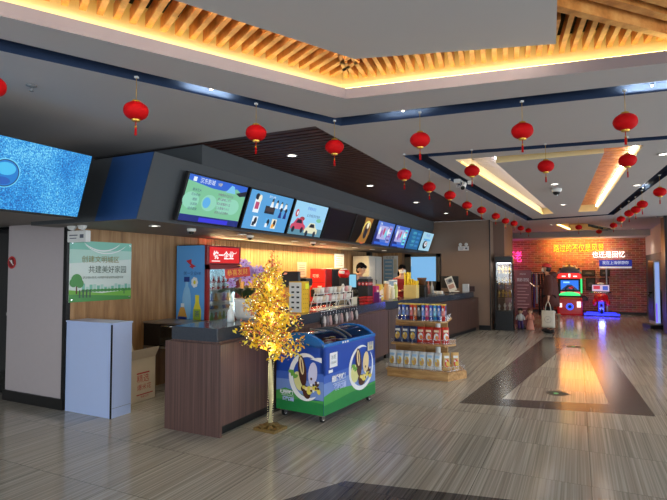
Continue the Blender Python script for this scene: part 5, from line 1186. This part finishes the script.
# ------------------------------------------------------------------ arcade machines
def arcade():
    t_ = thing('racing_arcade', 'glowing red racing arcade cabinet with a blue screen and grey domed top', 'arcade machine', (-.26, 19.35, 0))
    rd_, gr_, bl_ = paint('arcade_red', (170, 20, 26), .25, emit=srgb(170, 16, 22), es=.35), glow('arcade_green', (60, 230, 120), 1.6), glow('arcade_blue', (50, 80, 240), 1.8)
    b = MB(); b.box((0, 0, .3), (.78, .8, .6), rd_, bev=.06, seg=3); b.box((0, .2, .95), (.74, .4, 1.), M_black, bev=.03); b.build('cabinet', t_)
    b = MB(); b.box((0, -.02, 1.02), (.62, .04, .4), M_black, bev=.01); fc = Face(b, frame((0, -.041, 1.02), (1, 0, 0), (0, 0, 1))); fc.rect(0, 0, .56, .34, K('race_blue', (40, 110, 220), 1.3), 1); fc.poly([(-.28, -.17), (.28, -.17), (.06, .02), (-.06, .02)], K('race_road', (50, 60, 90)), 2); fc.oval(.05, -.08, .08, .05, K('race_car', (210, 50, 60)), 3); fc.rect(-.1, .1, .2, .05, K('race_sky', (150, 210, 250), 1.4), 2); b.build('display', t_)
    b = MB(); M = frame((0, -.06, 1.36), (1, 0, 0), (0, 0, 1)); fc = Face(b, M); fc.poly([(-.38, -.1), (.38, -.1), (.36, .02), (.2, .12), (-.2, .12), (-.36, .02)], glow('arcade_sign_red', (250, 40, 36), 1.7), 1); fc.rect(0, 0, .06, .12, glow('arcade_sign_white', (255, 230, 220), 2), 2); fc.rect(-.18, -.03, .12, .04, glow('arcade_sign_white', (255, 230, 220), 2), 2); fc.rect(.18, -.03, .12, .04, glow('arcade_sign_white', (255, 230, 220), 2), 2); b.box((0, .1, 1.36), (.76, .3, .22), rd_, bev=.03); b.build('marquee', t_)
    b = MB(); b.ell((0, .1, 1.44), (.36, .26, .28), paint('dome_grey', (120, 126, 136), .3), 20, 8, z0=0.)
    for k in range(7): A = PI*k/6; b.box((.34*math.cos(A), -.05, 1.46+.26*math.sin(A)), (.07, .08, .06), M_black if k % 2 else M_white, bev=.01)
    b.build('dome', t_)
    b = MB(); b.ell((0, -.3, .68), (.34, .2, .12), gr_, 18, 8, z0=0.); b.box((.37, -.05, 1.0), (.05, .1, .5), gr_, bev=.02); b.build('light_hood', t_)
    b = MB(); b.cyl((0, -.41, .3), (0, -.4, .3), .12, .12, bl_, 20); b.cyl((0, -.42, .3), (0, -.4, .3), .06, .06, M_black, 16); b.build('speaker_ring', t_)
    MB().box((.28, -.405, .38), (.12, .02, .2), glow('arcade_white', (255, 220, 215), 1.6)).build('front_lamp', t_); MB().box((-.28, -.405, .34), (.08, .02, .14), glow('arcade_white', (255, 220, 215), 1.6)).build('front_lamp', t_)
    b = MB(); vs = [(.13*math.cos(2*PI*k/16), -.22+.02*math.sin(2*PI*k/16), .86+.12*math.sin(2*PI*k/16)) for k in range(17)]; b.tube(vs, .016, M_black, 6); b.tube([(0, -.22, .86), (0, -.05, .8)], .02, M_black, 8); b.box((0, -.22, .86), (.22, .02, .03), M_black); b.build('steering_wheel', t_)
    b = MB(); b.box((.02, -.14, .74), (.62, .1, .12), glow('arcade_panel', (240, 90, 100), 1.2), bev=.02); [b.cyl((x, -.2, .74), (x, -.195, .74), .03, .03, glow('arcade_white', (255, 220, 215), 1.6), 12) for x in (-.2, .05, .22)]; b.build('control_panel', t_)
arcade()
t = thing('motorbike_arcade', 'red ride-on motorbike game standing in blue light by the brick wall', 'arcade machine', (.7, 19.3, 0))
bl_ = glow('bike_blue', (40, 50, 255), 2.6); rd_ = paint('arcade_red', (170, 20, 26))
b = MB(); b.box((0, 0, .05), (1.1, .5, .1), paint('bike_base', (40, 40, 90), .3), bev=.03); b.box((0, -.245, .06), (1.06, .02, .06), bl_); b.box((0, .0, .102), (.9, .42, .006), bl_); b.build('base', t)
b = MB(); b.box((0, .1, .4), (.2, .3, .6), M_black, bev=.04); b.box((0, -.06, .4), (.16, .02, .5), bl_); b.build('column', t)
b = MB(); b.ell((0, -.05, .62), (.22, .3, .16), rd_, 18, 10); b.ell((0, -.3, .6), (.14, .14, .12), rd_, 14, 8); b.box((0, .1, .72), (.2, .3, .06), M_black, bev=.02); [b.ell((s*.2, -.1, .45), (.07, .16, .12), rd_, 12, 8) for s in (-1, 1)]; b.build('bike_body', t)
b = MB(); b.tube([(-.3, -.1, .8), (-.12, -.18, .78), (.12, -.18, .78), (.3, -.1, .8)], .02, M_chrome, 8); b.build('handlebar', t)
b = MB(); b.cyl((-.04, -.2, .24), (.04, -.2, .24), .17, .17, M_black, 20); b.cyl((-.045, -.2, .24), (.045, -.2, .24), .1, .1, M_chrome, 16); b.build('wheel', t)
b = MB(); b.box((0, .2, .93), (.56, .08, .26), M_black, bev=.02); fc = Face(b, frame((0, .159, .93), (1, 0, 0), (0, 0, 1))); fc.rect(0, 0, .52, .22, glow('bike_panel', (220, 190, 215), .9), 1); fc.rect(-.12, .02, .2, .12, K('bike_red', (200, 50, 70)), 2); fc.rect(.14, 0, .16, .14, K('bike_blue_p', (70, 90, 190)), 2); b.ell((0, .2, 1.06), (.12, .05, .06), M_white, 12, 6); b.build('screen_panel', t)
lamp('POINT', (.7, 18.9, .3), 14, (.12, .14, 1), name='bike_glow', shadow_soft_size=.1)

# ------------------------------------------------------------------ neon, street sign, wall pictures, pink neon
def neon(name, label, body, u0, v0, u1, v1, rgb, s, y=BW-.03, back=True):
    a, c = onY(u0, v0, y), onY(u1, v1, y); h = abs(a.z-c.z); t_ = thing(name, label, 'neon sign', ((a.x+c.x)/2, y, (a.z+c.z)/2))
    b = MB(); b.text(body, h*1.08, glow('neon_'+name+str(rgb[2]), rgb, s), frame((0, -.02, 0), (1, 0, 0), (0, 0, 1)), c.x-a.x, .012); b.build('letters', t_)
    b = MB(); w_ = c.x-a.x; [b.cyl((x, -.01, 0), (x, .03, 0), .01, .01, M_blackm, 8) for x in (-w_*.45, 0, w_*.45)]; b.box((0, 0, -h*.02), (w_*.98, .006, .016), M_blackm); b.build('mount', t_)
    return t_
neon('neon_sign', 'yellow orange neon sentence high on the brick wall', '路过的不仅是风景', 553.5, 245.2, 604, 252.2, (255, 150, 22), 3.2)
neon('neon_sign', 'white neon phrase just above the blue street sign', '也还是回忆', 592, 252, 625, 258, (255, 246, 236), 2.6)
neon('neon_sign', 'pink neon word on the brick wall above the red board', '不老', 508, 252, 522, 263, (255, 60, 150), 2.6)
lamp('AREA', (.0, BW-.5, 2.42), 34, (1, .5, .1), (R(70), 0, 0), name='neon_yellow_spill', shape='RECTANGLE', size=1.7, size_y=.25)
lamp('AREA', (.02, BW-.1, 2.2), 19, (1, .4, .06), (R(-80), 0, 0), name='neon_yellow_glow', shape='RECTANGLE', size=1.55, size_y=.2)
lamp('POINT', (.95, BW-.35, 2.05), 6, (1, .95, .9), name='neon_white_spill', shadow_soft_size=.2)
lamp('POINT', (-2.2, BW-.35, 2.05), 7, (1, .12, .5), name='neon_pink_spill', shadow_soft_size=.15)
t = thing('street_sign', 'blue street name plate on a grey pole in front of the brick wall', 'street sign', (.9, 19.83, 0))
b = MB(); b.cyl((0, 0, .03), (0, 0, 1.76), .03, .03, M_steel, 14); b.build('pole', t); b = MB(); b.cyl((0, 0, 0), (0, 0, .03), .16, .15, M_steel, 24); b.build('foot', t)
a, c = onY(599, 260, 19.81), onY(632, 266.3, 19.81)
b = MB(); wS = c.x-a.x; zc = (a.z+c.z)/2; b.box(((a.x+c.x)/2-.9, -.035, zc), (wS, .03, .22), paint('sign_blue', (24, 40, 150), .35, emit=srgb(24, 36, 150), es=.5), bev=.004); fc = Face(b, frame(((a.x+c.x)/2-.9, -.0505, zc), (1, 0, 0), (0, 0, 1))); fc.text('我在上海很想你', 0, .005, .13, glow('sign_letters', (225, 232, 255), .9), 1, wS*.8); b.build('name_plate', t)
b = MB(); b.box(((a.x+c.x)/2-.9, -.035, zc-.15), (wS*.98, .03, .06), paint('sign_pale', (216, 222, 236), .4, emit=srgb(200, 206, 230), es=.4)); b.build('lower_plate', t)
PICS = [(586, 278, 595.6, 290.6, 'dark framed picture with a pale oval, left of the pair on the brick wall', (50, 48, 40), 1), (599.5, 278, 609, 290, 'dark red picture right of the framed pair on the brick wall', (104, 36, 34), 2), (582, 270, 595, 276, 'long dark plank picture upper left on the brick wall', (56, 48, 36), 3), (600, 269.7, 610, 276, 'long dark plank picture upper right under the street sign', (58, 46, 36), 4), (580, 294, 588.5, 302.5, 'dark arched picture low on the brick wall beside the racing machine', (44, 40, 38), 5), (578, 279, 583.5, 290, 'narrow brown picture beside the racing machine', (80, 56, 40), 6)]
for u0, v0, u1, v1, lb, c_, k in PICS:
    a, c = onY(u0, v0, BW-.02), onY(u1, v1, BW-.02); w_, h_ = c.x-a.x, a.z-c.z
    t = thing('wall_picture', lb, 'picture', ((a.x+c.x)/2, BW, (a.z+c.z)/2)); b = MB(); m1 = paint(f'picture_{k}', c_, .5, var=.5, scale=9)
    if k == 5: b.prism([(w_/2*math.cos(q*PI/10), h_/2*math.sin(q*PI/10)*1.2-h_*.3) for q in range(11)], 0, .02, m1, frame((0, -.005, 0), (1, 0, 0), (0, 0, 1)))
    else: b.box((0, -.012, 0), (w_*.9, .015, h_*.9), m1)
    fc = Face(b, frame((0, -.026, 0), (1, 0, 0), (0, 0, 1)))
    fc.oval(0, -h_*.05, w_*.28, h_*.2, paint(f'picture_light_{k}', tuple(min(255, q+44) for q in c_)), 1); fc.rect(0, -h_*.25, w_*.5, h_*.08, paint(f'picture_dark_{k}', tuple(q//2 for q in c_)), 2); b.build('canvas', t)
    if k not in (5,):
        b = MB()
        for s in (-1, 1): b.box((s*w_*.47, -.015, 0), (w_*.06, .03, h_), M_void); b.box((0, -.015, s*h_*.47), (w_, .03, h_*.06), M_void)
        b.build('frame', t)

# ------------------------------------------------------------------ tall stand and wall camera at the right
t = thing('display_totem', 'tall slim white display stand edged with blue light by the right wall', 'display stand', (1.84, 15.85, 0), R(12))
b = MB(); b.box((.04, 0, .05), (.5, .6, .1), M_black, bev=.01); b.build('base', t)
b = MB(); b.box((0, 0, .95), (.14, .44, 1.7), paint('totem_white', (206, 212, 226), .25), bev=.02); b.build('body', t)
b = MB(); b.box((-.072, 0, .98), (.008, .38, 1.56), M_black); b.box((-.077, 0, 1.1), (.004, .34, 1.2), M_scrblack); b.build('display', t)
b = MB(); b.box((.0, -.222, .95), (.1, .006, 1.6), glow('totem_light', (150, 175, 240), .9)); b.box((-.03, -.226, .42), (.03, .004, .5), glow('totem_violet', (110, 70, 240), 1.6)); b.build('light_edge', t)
b = MB(); b.box((-.13, -.02, .95), (.09, .18, .03), M_black, bev=.005); b.tube([(-.08, 0, .95), (-.16, -.05, .86), (-.1, -.06, .8)], .012, M_black, 6); b.build('side_shelf', t)
p = onY(657, 216.5, 14.7)
t = thing('wall_camera', 'small pale camera on an arm at the top of the dark right post', 'security camera', (1.9, 14.5, p.z)); b = MB(); b.box((-.02, 0, 0), (.04, .1, .1), M_white, bev=.006); b.build('base', t); b = MB(); b.tube([(-.03, 0, 0), (-.1, -.02, .03)], .014, M_white, 8); b.build('arm', t); b = MB(); b.cyl((-.1, .06, .05), (-.13, -.14, -.02), .04, .04, M_white, 14); b.cyl((-.13, -.14, -.02), (-.132, -.15, -.024), .032, .03, M_black, 14); b.build('camera_barrel', t)
t = thing('wall_panel', 'dark low wall box on the right wall behind the display stand', 'panel', (2.1, 17.2, .55)); b = MB(); b.box((-.06, 0, 0), (.12, .9, .9), M_black, bev=.01); b.build('box', t); b = MB(); b.box((-.122, 0, .1), (.006, .7, .5), M_grey); b.build('front_plate', t)

# ------------------------------------------------------------------ floor stickers
for u, v, s_, lb in ((557, 393.3, 1., 'round dark floor sticker with a green centre, nearest on the pale walkway'), (574, 346.7, 1.2, 'round dark floor sticker farther along the walkway')):
    p = onZ(u, v, .001); t = thing('floor_sticker', lb, 'floor sticker', (p.x, p.y, .001), 0, 'round stickers on the floor'); b = MB(); b.cyl((0, 0, 0), (0, 0, .002), .13*s_, .13*s_, paint('sticker_black', (30, 32, 30), .4), 28); fc = Face(b, Matrix.Translation((0, 0, .002))); fc.oval(0, 0, .1*s_, .1*s_, paint('sticker_dark_green', (24, 46, 38)), 1); fc.oval(-.01, -.02, .03*s_, .045*s_, paint('sticker_green', (80, 200, 140), .4), 2); fc.poly([(.1, -.03), (.19, 0), (.1, .03)], paint('sticker_black', (30, 32, 30)), 1); b.build('disc', t)

# ------------------------------------------------------------------ people
def skin(joints, edges, root, m, name, parent, sub=2):
    names = list(joints); me = bpy.data.meshes.new(name+'_cage'); me.from_pydata([joints[n_][0] for n_ in names], [(names.index(a), names.index(c)) for a, c in edges], [])
    o = bpy.data.objects.new(name+'_cage', me); COL.objects.link(o); md = o.modifiers.new('skin', 'SKIN'); md.use_smooth_shade = True; md.branch_smoothing = .3
    for i, n_ in enumerate(names):
        r = joints[n_][1]; sv = me.skin_vertices[0].data[i]; sv.radius = r if isinstance(r, tuple) else (r, r); sv.use_root = (n_ == root)
    if sub: s_ = o.modifiers.new('sub', 'SUBSURF'); s_.levels = sub; s_.render_levels = sub
    dg = bpy.context.evaluated_depsgraph_get(); me2 = bpy.data.meshes.new_from_object(o.evaluated_get(dg)); me2.name = name
    bpy.data.objects.remove(o); me2.materials.clear(); me2.materials.append(m)
    for p_ in me2.polygons: p_.use_smooth = True
    q = bpy.data.objects.new(name, me2); COL.objects.link(q); q.parent = parent; return q
SKIN = paint('skin', (206, 156, 128), .55, var=.06)
def pose(**k):
    J = dict(pelvis=((0, 0, .93), (.15, .11)), waist=((0, 0, 1.07), (.125, .1)), chest=((0, 0, 1.27), (.15, .11)), collar=((0, -.01, 1.42), (.09, .07)), neck=((0, 0, 1.49), .05), jaw=((0, .025, 1.545), (.058, .065)), head=((0, .015, 1.62), (.076, .092)), crown=((0, .0, 1.685), (.06, .075)),
             shR=((.165, 0, 1.38), .06), elR=((.21, -.02, 1.11), .043), wrR=((.21, .06, .88), .028), plR=((.21, .075, .81), (.032, .022)), shL=((-.165, 0, 1.38), .06), elL=((-.21, -.02, 1.11), .043), wrL=((-.21, .06, .88), .028), plL=((-.21, .075, .81), (.032, .022)),
             hpR=((.09, 0, .86), .085), knR=((.1, .02, .48), .057), anR=((.1, -.02, .09), .038), toR=((.11, .12, .035), .032), hpL=((-.09, 0, .86), .085), knL=((-.1, .02, .48), .057), anL=((-.1, -.02, .09), .038), toL=((-.11, .12, .035), .032))
    for n_, c in k.items(): J[n_] = (c, J[n_][1])
    return J
ED = [('pelvis', 'waist'), ('waist', 'chest'), ('chest', 'collar'), ('collar', 'neck'), ('neck', 'jaw'), ('jaw', 'head'), ('head', 'crown')]+[p_ for s in 'RL' for p_ in (('collar', 'sh'+s), ('sh'+s, 'el'+s), ('el'+s, 'wr'+s), ('wr'+s, 'pl'+s), ('pelvis', 'hp'+s), ('hp'+s, 'kn'+s), ('kn'+s, 'an'+s), ('an'+s, 'to'+s))]
def person(label, loc, rz, J, cloth, trousers, hair, mask=None, cap=None, scale=1., coat=None, shoes=None, jacket_r=.022):
    t_ = thing('person', label, 'person', loc, rz); t_.scale = (scale,)*3
    J2 = dict(J); E2 = list(ED)
    for s in 'RL':                       # palm, four unequal fingers and a thumb leaving the side of the palm
        w_, p_ = Vector(J['wr'+s][0]), Vector(J['pl'+s][0]); d = (p_-w_).normalized(); side = d.cross(Vector((0, 1, 0) if abs(d.y) < .8 else (0, 0, 1))).normalized(); cu = side.cross(d).normalized()*(.5)
        for i, (o_, l_) in enumerate(((-.024, .058), (-.008, .068), (.008, .064), (.023, .05))):
            a_ = p_+side*o_+d*.025; b_ = a_+(d+cu*.5).normalized()*l_*.55; c_ = b_+(d+cu*1.8).normalized()*l_*.45
            for q, (nm, v_) in enumerate((('a', a_), ('b', b_), ('c', c_))): J2[f'f{s}{i}{nm}'] = (tuple(v_), (.0095, .009, .0075)[q])
            E2 += [('pl'+s, f'f{s}{i}a'), (f'f{s}{i}a', f'f{s}{i}b'), (f'f{s}{i}b', f'f{s}{i}c')]
        a_ = w_.lerp(p_, .55)-side*.03; b_ = a_+(d*.7-side*.7).normalized()*.03; c_ = b_+(d+cu*.6).normalized()*.026
        J2['t'+s+'a'] = (tuple(a_), .011); J2['t'+s+'b'] = (tuple(b_), .01); J2['t'+s+'c'] = (tuple(c_), .008); E2 += [('wr'+s, 't'+s+'a'), ('t'+s+'a', 't'+s+'b'), ('t'+s+'b', 't'+s+'c')]
    skin(J2, E2, 'pelvis', SKIN, 'body', t_, 2)
    g = lambda n_, dr: (J[n_][0], tuple(q+dr for q in J[n_][1]) if isinstance(J[n_][1], tuple) else J[n_][1]+dr)
    jr = jacket_r
    JJ = {n_: g(n_, jr) for n_ in ('pelvis', 'waist', 'chest', 'shR', 'elR', 'wrR', 'shL', 'elL', 'wrL')}; JJ['collar'] = g('collar', jr*.8)
    for s in 'RL': JJ['wr'+s] = (tuple(Vector(J['el'+s][0]).lerp(Vector(J['wr'+s][0]), .93)), .028+jr)
    skin(JJ, [e_ for e_ in ED if e_[0] in JJ and e_[1] in JJ], 'pelvis', cloth, 'jacket', t_, 2)
    TT = {n_: g(n_, .018) for n_ in ('pelvis', 'hpR', 'knR', 'hpL', 'knL')}
    for s in 'RL': TT['an'+s] = (tuple(Vector(J['an'+s][0])+Vector((0, 0, .01))), .05)
    skin(TT, [e_ for e_ in ED if e_[0] in TT and e_[1] in TT], 'pelvis', trousers, 'trousers', t_, 2)
    for s in 'RL':
        b = MB(); an, to = Vector(J['an'+s][0]), Vector(J['to'+s][0]); d = (to-an); A = math.atan2(d.y, d.x)-PI/2; c_ = an.lerp(to, .6)
        b.ell((c_.x, c_.y, min(an.z, to.z)+.012), (.05, .13, .048), shoes or M_black, 14, 8, M=None); b.ell((an.x, an.y, an.z-.025), (.048, .055, .055), shoes or M_black, 12, 8); b.build('shoe', t_)
    hd = Vector(J['head'][0]); jw = Vector(J['jaw'][0]); upv = (Vector(J['crown'][0])-jw).normalized(); f_ = Vector((0, 1, 0)); f_ = (f_-upv*f_.dot(upv)).normalized(); r_ = f_.cross(upv)
    HM = Matrix((r_, f_, upv)).transposed().to_4x4(); HM.translation = hd-upv*.005
    b = MB(); ew, ei = paint('eye_white', (230, 228, 222), .3), paint('eye_dark', (24, 18, 16), .2)
    for s in (-1, 1):
        b.ell((s*.03, .082, -.012), (.013, .008, .008), ew, 10, 6, HM); b.ell((s*.03, .088, -.012), (.006, .004, .006), ei, 8, 6, HM); b.ell((s*.03, .088, .008), (.018, .005, .004), hair, 8, 4, HM)
    b.ell((0, .098, -.036), (.012, .018, .02), SKIN, 10, 6, HM); b.ell((0, .088, -.07), (.022, .008, .006), paint('lips', (160, 84, 76), .5), 10, 6, HM)
    for s in (-1, 1): b.ell((s*.078, -.005, -.02), (.012, .02, .03), SKIN, 10, 6, HM)
    b.build('face', t_)
    b = MB(); b.ell((0, -.012, .02), (.09, .104, .108), hair, 20, 10, HM, z0=.0); b.ell((0, -.045, -.02), (.082, .07, .08), hair, 16, 8, HM)
    for k in range(7): b.ell((-.06+.02*k, .066, .05-.006*abs(k-3)), (.018, .018, .034), hair, 8, 6, HM)
    b.build('hair', t_)
    if mask:
        b = MB(); vs = []; fs = []
        for j in range(5):
            for i in range(9): A = R(-80+160*i/8); z = -.022-.02*j; q = 1.0-.06*abs(j-1.5); vs.append((.086*q*math.sin(A), .03+.075*q*math.cos(A), z))
        for j in range(4):
            for i in range(8): fs.append((j*9+i, j*9+i+1, (j+1)*9+i+1, (j+1)*9+i))
        b.add(vs, fs, mask, True, HM); [b.tube([HM @ Vector((s*.083, .04, -.04)), HM @ Vector((s*.086, .0, -.01))], .002, mask, 5) for s in (-1, 1)]; b.build('face_mask', t_)
    if cap:
        b = MB(); b.ell((0, -.006, .03), (.1, .116, .095), cap, 20, 8, HM, z0=.0); b.box((0, .13, .04), (.13, .1, .012), cap, bev=.005, M=HM); b.build('cap', t_)
    return t_
blk = paint('cloth_black', (22, 22, 26), .8, bump=.2)
# walker with the tote bag: faces left in the picture
HX, HY = -.62, 13.5
coat_m = paint('coat_maroon', (84, 38, 32), .75, var=.15, bump=.3); cap_m = paint('cap_red', (140, 30, 34), .7)
J = pose(chest=(0, .0, 1.27), collar=(0, .02, 1.42), neck=(0, .05, 1.48), jaw=(0, .085, 1.53), head=(0, .08, 1.605), crown=(0, .065, 1.67), elL=(-.24, -.06, 1.12), wrL=(-.29, -.03, .9), plL=(-.295, -.025, .83), elR=(.2, .1, 1.12), wrR=(.1, .32, 1.14), plR=(.07, .38, 1.16), anR=(.09, .03, .09), toR=(.1, .17, .035), anL=(-.09, -.06, .09), toL=(-.1, .08, .035), knR=(.1, .04, .48))
wk = person('person in a maroon coat, red cap and mask carrying a white tote bag', (HX, HY, 0), R(80), J, coat_m, blk, paint('hair_dark', (26, 20, 20), .6), M_white, cap_m, 1., shoes=M_black, jacket_r=.035)
b = MB(); n_ = 20; vs = []; fs = []
for j, (rx, ry, z, oy) in enumerate(((.19, .14, 1.36, .0), (.205, .165, 1.2, -.01), (.2, .17, 1.05, -.015), (.215, .185, .85, -.02), (.225, .2, .66, -.02), (.215, .19, .66, -.02))):
    for i in range(n_): A = 2*PI*i/n_; q = 1+.03*math.sin(5*A+j); vs.append((rx*q*math.cos(A), oy+ry*q*math.sin(A), z))
for j in range(5):
    for i in range(n_): fs.append((j*n_+i, j*n_+(i+1) % n_, (j+1)*n_+(i+1) % n_, (j+1)*n_+i))
b.add(vs, fs, coat_m, True); b.ell((0, -.06, 1.43), (.12, .1, .09), coat_m, 14, 8); b.build('long_coat', wk)
T = Matrix.Translation((HX, HY, 0)) @ Matrix.Rotation(R(80), 4, 'Z'); p = T @ Vector((-.325, -.02, .83))
t = thing('tote_bag', 'white cotton tote bag hanging from the hand of the person in the maroon coat', 'bag', (p.x, p.y, .0), R(-6)); tm = paint('tote_canvas', (206, 202, 190), .85, bump=.2)
b = MB(); vs = []; fs = []
for j in range(7):
    z = .17+.4*j/6; dpt = .05*(1-(j/6)**2*.8)+.008
    for i in range(16): A = 2*PI*i/16; c_ = math.copysign(abs(math.cos(A))**.4, math.cos(A)); vs.append((.15*c_, dpt*math.sin(A), z+.006*math.sin(4*A)))
for j in range(6):
    for i in range(16): fs.append((j*16+i, j*16+(i+1) % 16, (j+1)*16+(i+1) % 16, (j+1)*16+i))
fs.append(tuple(range(16))[::-1]); b.add(vs, fs, tm, True); fc = Face(b, frame((0, -.062, .36), (1, 0, 0), (0, 0, 1))); fc.arc(0, 0, .075, .006, 0, 360, paint('tote_print', (130, 126, 120)), 1, taper=False); fc.rect(0, 0, .05, .012, paint('tote_print', (130, 126, 120)), 1, .5); b.build('bag_body', t)
for s in (-1, 1): b = MB(); b.tube([(-.07, s*.014, .54), (-.045, s*.014, .7), (0, s*.012, .815), (.045, s*.014, .7), (.07, s*.014, .54)], .009, tm, 6); b.build('handle', t)
p = T @ Vector((.065, .43, 1.165))
t = thing('mobile_phone', 'glowing phone held up in the hand of the person in the maroon coat', 'phone', tuple(p), R(80)); b = MB(); b.box((0, 0, .02), (.075, .012, .15), M_black, bev=.004, M=Matrix.Rotation(R(-50), 4, 'X')); Face(b, Matrix.Rotation(R(-50), 4, 'X') @ frame((0, -.0065, .02), (1, 0, 0), (0, 0, 1))).rect(0, 0, .068, .14, glow('phone_screen', (255, 226, 196), 1.6), 1); b.build('body', t)
# man bending behind the near counter
p = onX(357.5, 300, -3.92)
J = pose(pelvis=(0, -.1, .93), waist=(0, -.05, 1.07), chest=(0, .06, 1.25), collar=(0, .13, 1.37), neck=(0, .18, 1.43), jaw=(0, .25, 1.45), head=(0, .255, 1.53), crown=(0, .235, 1.595), shR=(.165, .12, 1.33), elR=(.2, .18, 1.08), wrR=(.12, .36, 1.09), plR=(.1, .42, 1.08), shL=(-.165, .12, 1.33), elL=(-.2, .18, 1.08), wrL=(-.12, .36, 1.09), plL=(-.1, .42, 1.08), hpR=(.09, -.08, .86), hpL=(-.09, -.08, .86))
person('person with short black hair in black clothes bending over behind the near counter', (p.x-.12, p.y+.06, 0), R(-90-28), J, blk, blk, paint('hair_black', (14, 12, 13), .9, spec=.1), scale=1.03)
p = onX(402, 300, -3.62)
J = pose(elR=(.2, .06, 1.12), wrR=(.1, .27, 1.12), plR=(.08, .33, 1.13), elL=(-.2, .06, 1.12), wrL=(-.1, .27, 1.12), plL=(-.08, .33, 1.13))
per = person('person in dark red top and white mask behind the far counter', (p.x, p.y, 0), R(-90-60), J, paint('cloth_wine', (140, 20, 28), .75, bump=.2), blk, paint('hair_black', (14, 12, 13), .9, spec=.1), M_white, scale=.965)
b = MB(); b.ell((0, -.06, 1.52), (.095, .07, .16), paint('hair_black', (14, 12, 13)), 16, 8); b.build('long_hair', per)

# ------------------------------------------------------------------ light: daylight through the glazed fronts, wall wash, screens
w = bpy.data.worlds.new('daylight'); SC.world = w; w.use_nodes = True
bg = w.node_tree.nodes['Background']; bg.inputs['Color'].default_value = (.9, .95, 1, 1); bg.inputs['Strength'].default_value = 5.5
def portal(loc, rot, sx, sy):
    d = bpy.data.lights.new('window_portal', 'AREA'); d.shape = 'RECTANGLE'; d.size = sx; d.size_y = sy; d.cycles.is_portal = True
    o = bpy.data.objects.new('window_portal', d); COL.objects.link(o); o.location = loc; o.rotation_euler = rot
portal((-1.5, -4.9, CEIL/2), (R(90), 0, 0), 13, CEIL); portal((4.9, 8, CEIL/2), (R(90), 0, R(90)), 26, CEIL)
lamp('AREA', (-4.9, 8.4, SOF-.02), 120, (1, .76, .38), (0, R(-22), 0), name='wall_wash', shape='RECTANGLE', size=.06, size_y=5.0)
vs_ = SC.view_settings; SC.display_settings.display_device = 'sRGB'; vs_.view_transform = 'Standard'; vs_.look = 'None'; vs_.gamma = 1; vs_.use_curve_mapping = False; vs_.exposure = 0.0
SC.cycles.max_bounces = 8; SC.cycles.diffuse_bounces = 4; SC.cycles.transparent_max_bounces = 12; SC.cycles.sample_clamp_indirect = 25.; SC.cycles.caustics_reflective = False; SC.cycles.caustics_refractive = False
